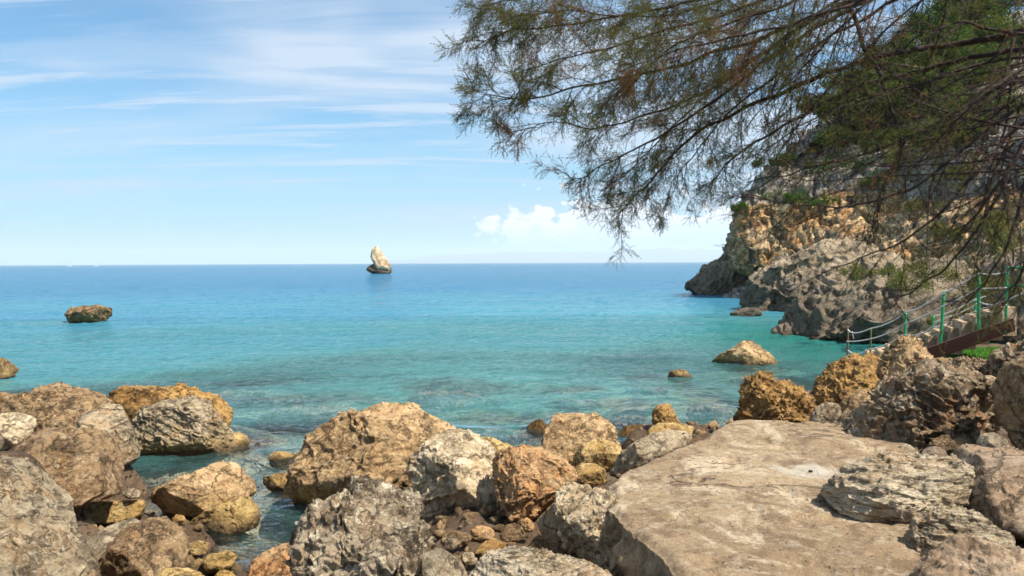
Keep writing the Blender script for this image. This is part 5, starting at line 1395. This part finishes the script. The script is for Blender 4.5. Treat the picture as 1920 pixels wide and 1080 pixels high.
# ------------------------------------------------------------------ sail boats on the horizon
m, t = new_mat('white_sail'); finish(t, (0.80, 0.80, 0.78), 0.8); SAIL = m
m, t = new_mat('white_hull'); finish(t, (0.75, 0.76, 0.78), 0.4); HULL = m
for px_, lab in ((130, 'tiny white sailing boat on the horizon, the left one'), (180, 'tiny white sailing boat on the horizon, the right one')):
    c_ = P(px_, 500, 1500.0); c_[2] = 0
    root = empty('sailing_boat', tuple(c_), lab, 'boat', 'sailing boats on the horizon')
    xs = np.linspace(-4, 4, 13); hv, hf = [], []
    for x_ in xs:
        w_ = 1.3 * max(0.04, 1 - abs((x_ + 0.6) / 4.7) ** 2.4)
        hv += [(x_, -w_, 1.0 + 0.03 * x_ * abs(x_)), (x_, -w_ * 0.7, -0.1), (x_, 0, -0.5), (x_, w_ * 0.7, -0.1), (x_, w_, 1.0 + 0.03 * x_ * abs(x_))]
    for k in range(12):
        for j in range(4):
            hf.append((k * 5 + j, k * 5 + j + 1, k * 5 + 6 + j, k * 5 + 5 + j))
        hf.append((k * 5 + 4, k * 5, k * 5 + 5, k * 5 + 9))
    add('hull', mesh_from(np.array(hv), np.array(hf), True, 'hull'), HULL, parent=root)
    v_, f_ = tube_tris([(0.4, 0, 0.5), (0.4, 0, 5.0), (0.4, 0, 9.0)], 0.09, 6)
    add('mast', mesh_from(v_, f_, True, 'mast'), HULL, parent=root)
    v_ = np.array([(0.2, 0.03, 1.6), (-3.2, 0.35, 1.6), (0.2, 0.03, 8.8), (-1.6, 0.5, 4.0), (0.2, 0.09, 1.6), (-3.2, 0.41, 1.6), (0.2, 0.09, 8.8), (-1.6, 0.56, 4.0)])
    add('sail', mesh_from(v_, np.array([(0, 1, 3), (0, 3, 2), (4, 7, 5), (4, 6, 7)]), False, 'sail'), SAIL, parent=root)

# ------------------------------------------------------------------ far hills across the gulf, and the air between
m, t = new_mat('far_hill_scrub')
g = t.new('ShaderNodeNewGeometry')
finish(t, t.mix(t.noise(g.outputs['Position'], 0.0015, 6, 0.6), (0.10, 0.12, 0.06), (0.22, 0.19, 0.14)), 0.95); HILL = m
for nm_, x0, x1, D, H, sd_, lab in (('hills', 700, 1800, 20000.0, 400.0, 3, 'faint blue hills across the water on the right'),):
    n1_, n2_ = 160, 14
    a0, a1 = math.atan((x0 - 960) / FPX), math.atan((x1 - 960) / FPX)
    aa = np.linspace(a0, a1, n1_); f1 = np.linspace(0, 1, n1_)
    env = np.sin(math.pi * np.clip(f1, 0, 1)) ** 0.7
    prof_ = env * (0.30 + 0.9 * np.clip(0.5 + fbm(np.column_stack([f1 * 4 + sd_, f1 * 0, f1 * 0]), 4) * 0.9, 0, 1))
    vv = []
    for k in range(n2_):
        f2 = k / (n2_ - 1)
        rr_ = D + 5000 * f2
        hh_ = H * prof_ * math.sin(f2 * math.pi) ** 0.8 * 1.15 * (1 + 0.1 * perlin(np.column_stack([f1 * 20, f1 * 0 + f2 * 6, f1 * 0])))
        vv.append(np.column_stack([rr_ * np.sin(aa), rr_ * np.cos(aa), hh_ - 5]))
    vv = np.array(vv).reshape(-1, 3)
    ii = (np.arange(n2_ - 1)[:, None] * n1_ + np.arange(n1_ - 1)[None, :]).ravel()
    add(nm_, mesh_from(vv, np.stack([ii, ii + 1, ii + n1_ + 1, ii + n1_], -1), True, nm_), HILL, kind='structure', label=lab)
hz = bpy.data.materials.new('sea_air'); hz.use_nodes = True
t = NT(hz.node_tree)
vol = t.new('ShaderNodeVolumePrincipled')
vol.inputs['Color'].default_value = (0.93, 0.97, 1.0, 1)
vol.inputs['Density'].default_value = 0.00008
vol.inputs['Anisotropy'].default_value = 0.2
o_ = t.new('ShaderNodeOutputMaterial'); t.link(vol.outputs[0], o_.inputs['Volume'])
S = 29000.0
zb_, zt_ = -22.0, 480.0
v_ = np.array([(x_, y_, z_) for z_ in (zb_, zt_) for y_ in (-S, S) for x_ in (-S, S)])
f_ = np.array([(0, 2, 3, 1), (4, 5, 7, 6), (0, 1, 5, 4), (2, 6, 7, 3), (0, 4, 6, 2), (1, 3, 7, 5)])
add('haze', mesh_from(v_, f_, False, 'haze'), hz, kind='stuff', label='thin pale haze over the sea')

# ------------------------------------------------------------------ loose stones in the gaps between the boulders
rs = np.random.default_rng(9)
v0, f0 = ico(1)
parts = []
cand = np.column_stack([rs.uniform(-5, 7, 9000), rs.uniform(3.6, 14, 9000)])
gz = ground_z(cand)
ok = gz > -0.05
cand, gz = cand[ok][:1700], gz[ok][:1700]
for (x_, y_), z_ in zip(cand, gz):
    sz = rs.uniform(0.02, 0.075) * (1.7 if rs.random() < 0.12 else 1)
    sc = rs.uniform(0.6, 1.2, 3) * sz
    vv = v0 * sc * (1 + 0.28 * rs.normal(size=(len(v0), 1)))
    ang_ = rs.uniform(0, 6.28); c_, s_ = math.cos(ang_), math.sin(ang_)
    vv = vv @ np.array([[c_, s_, 0], [-s_, c_, 0], [0, 0, 1]])
    parts.append((vv + np.array([x_, y_, z_ - 0.02 + sz * 0.2]), f0))
vv, ff = join(parts)
add('gravel', mesh_from(vv, ff, False, 'gravel'), RM['brown'], kind='stuff', label='loose brown stones in the gaps between the boulders')
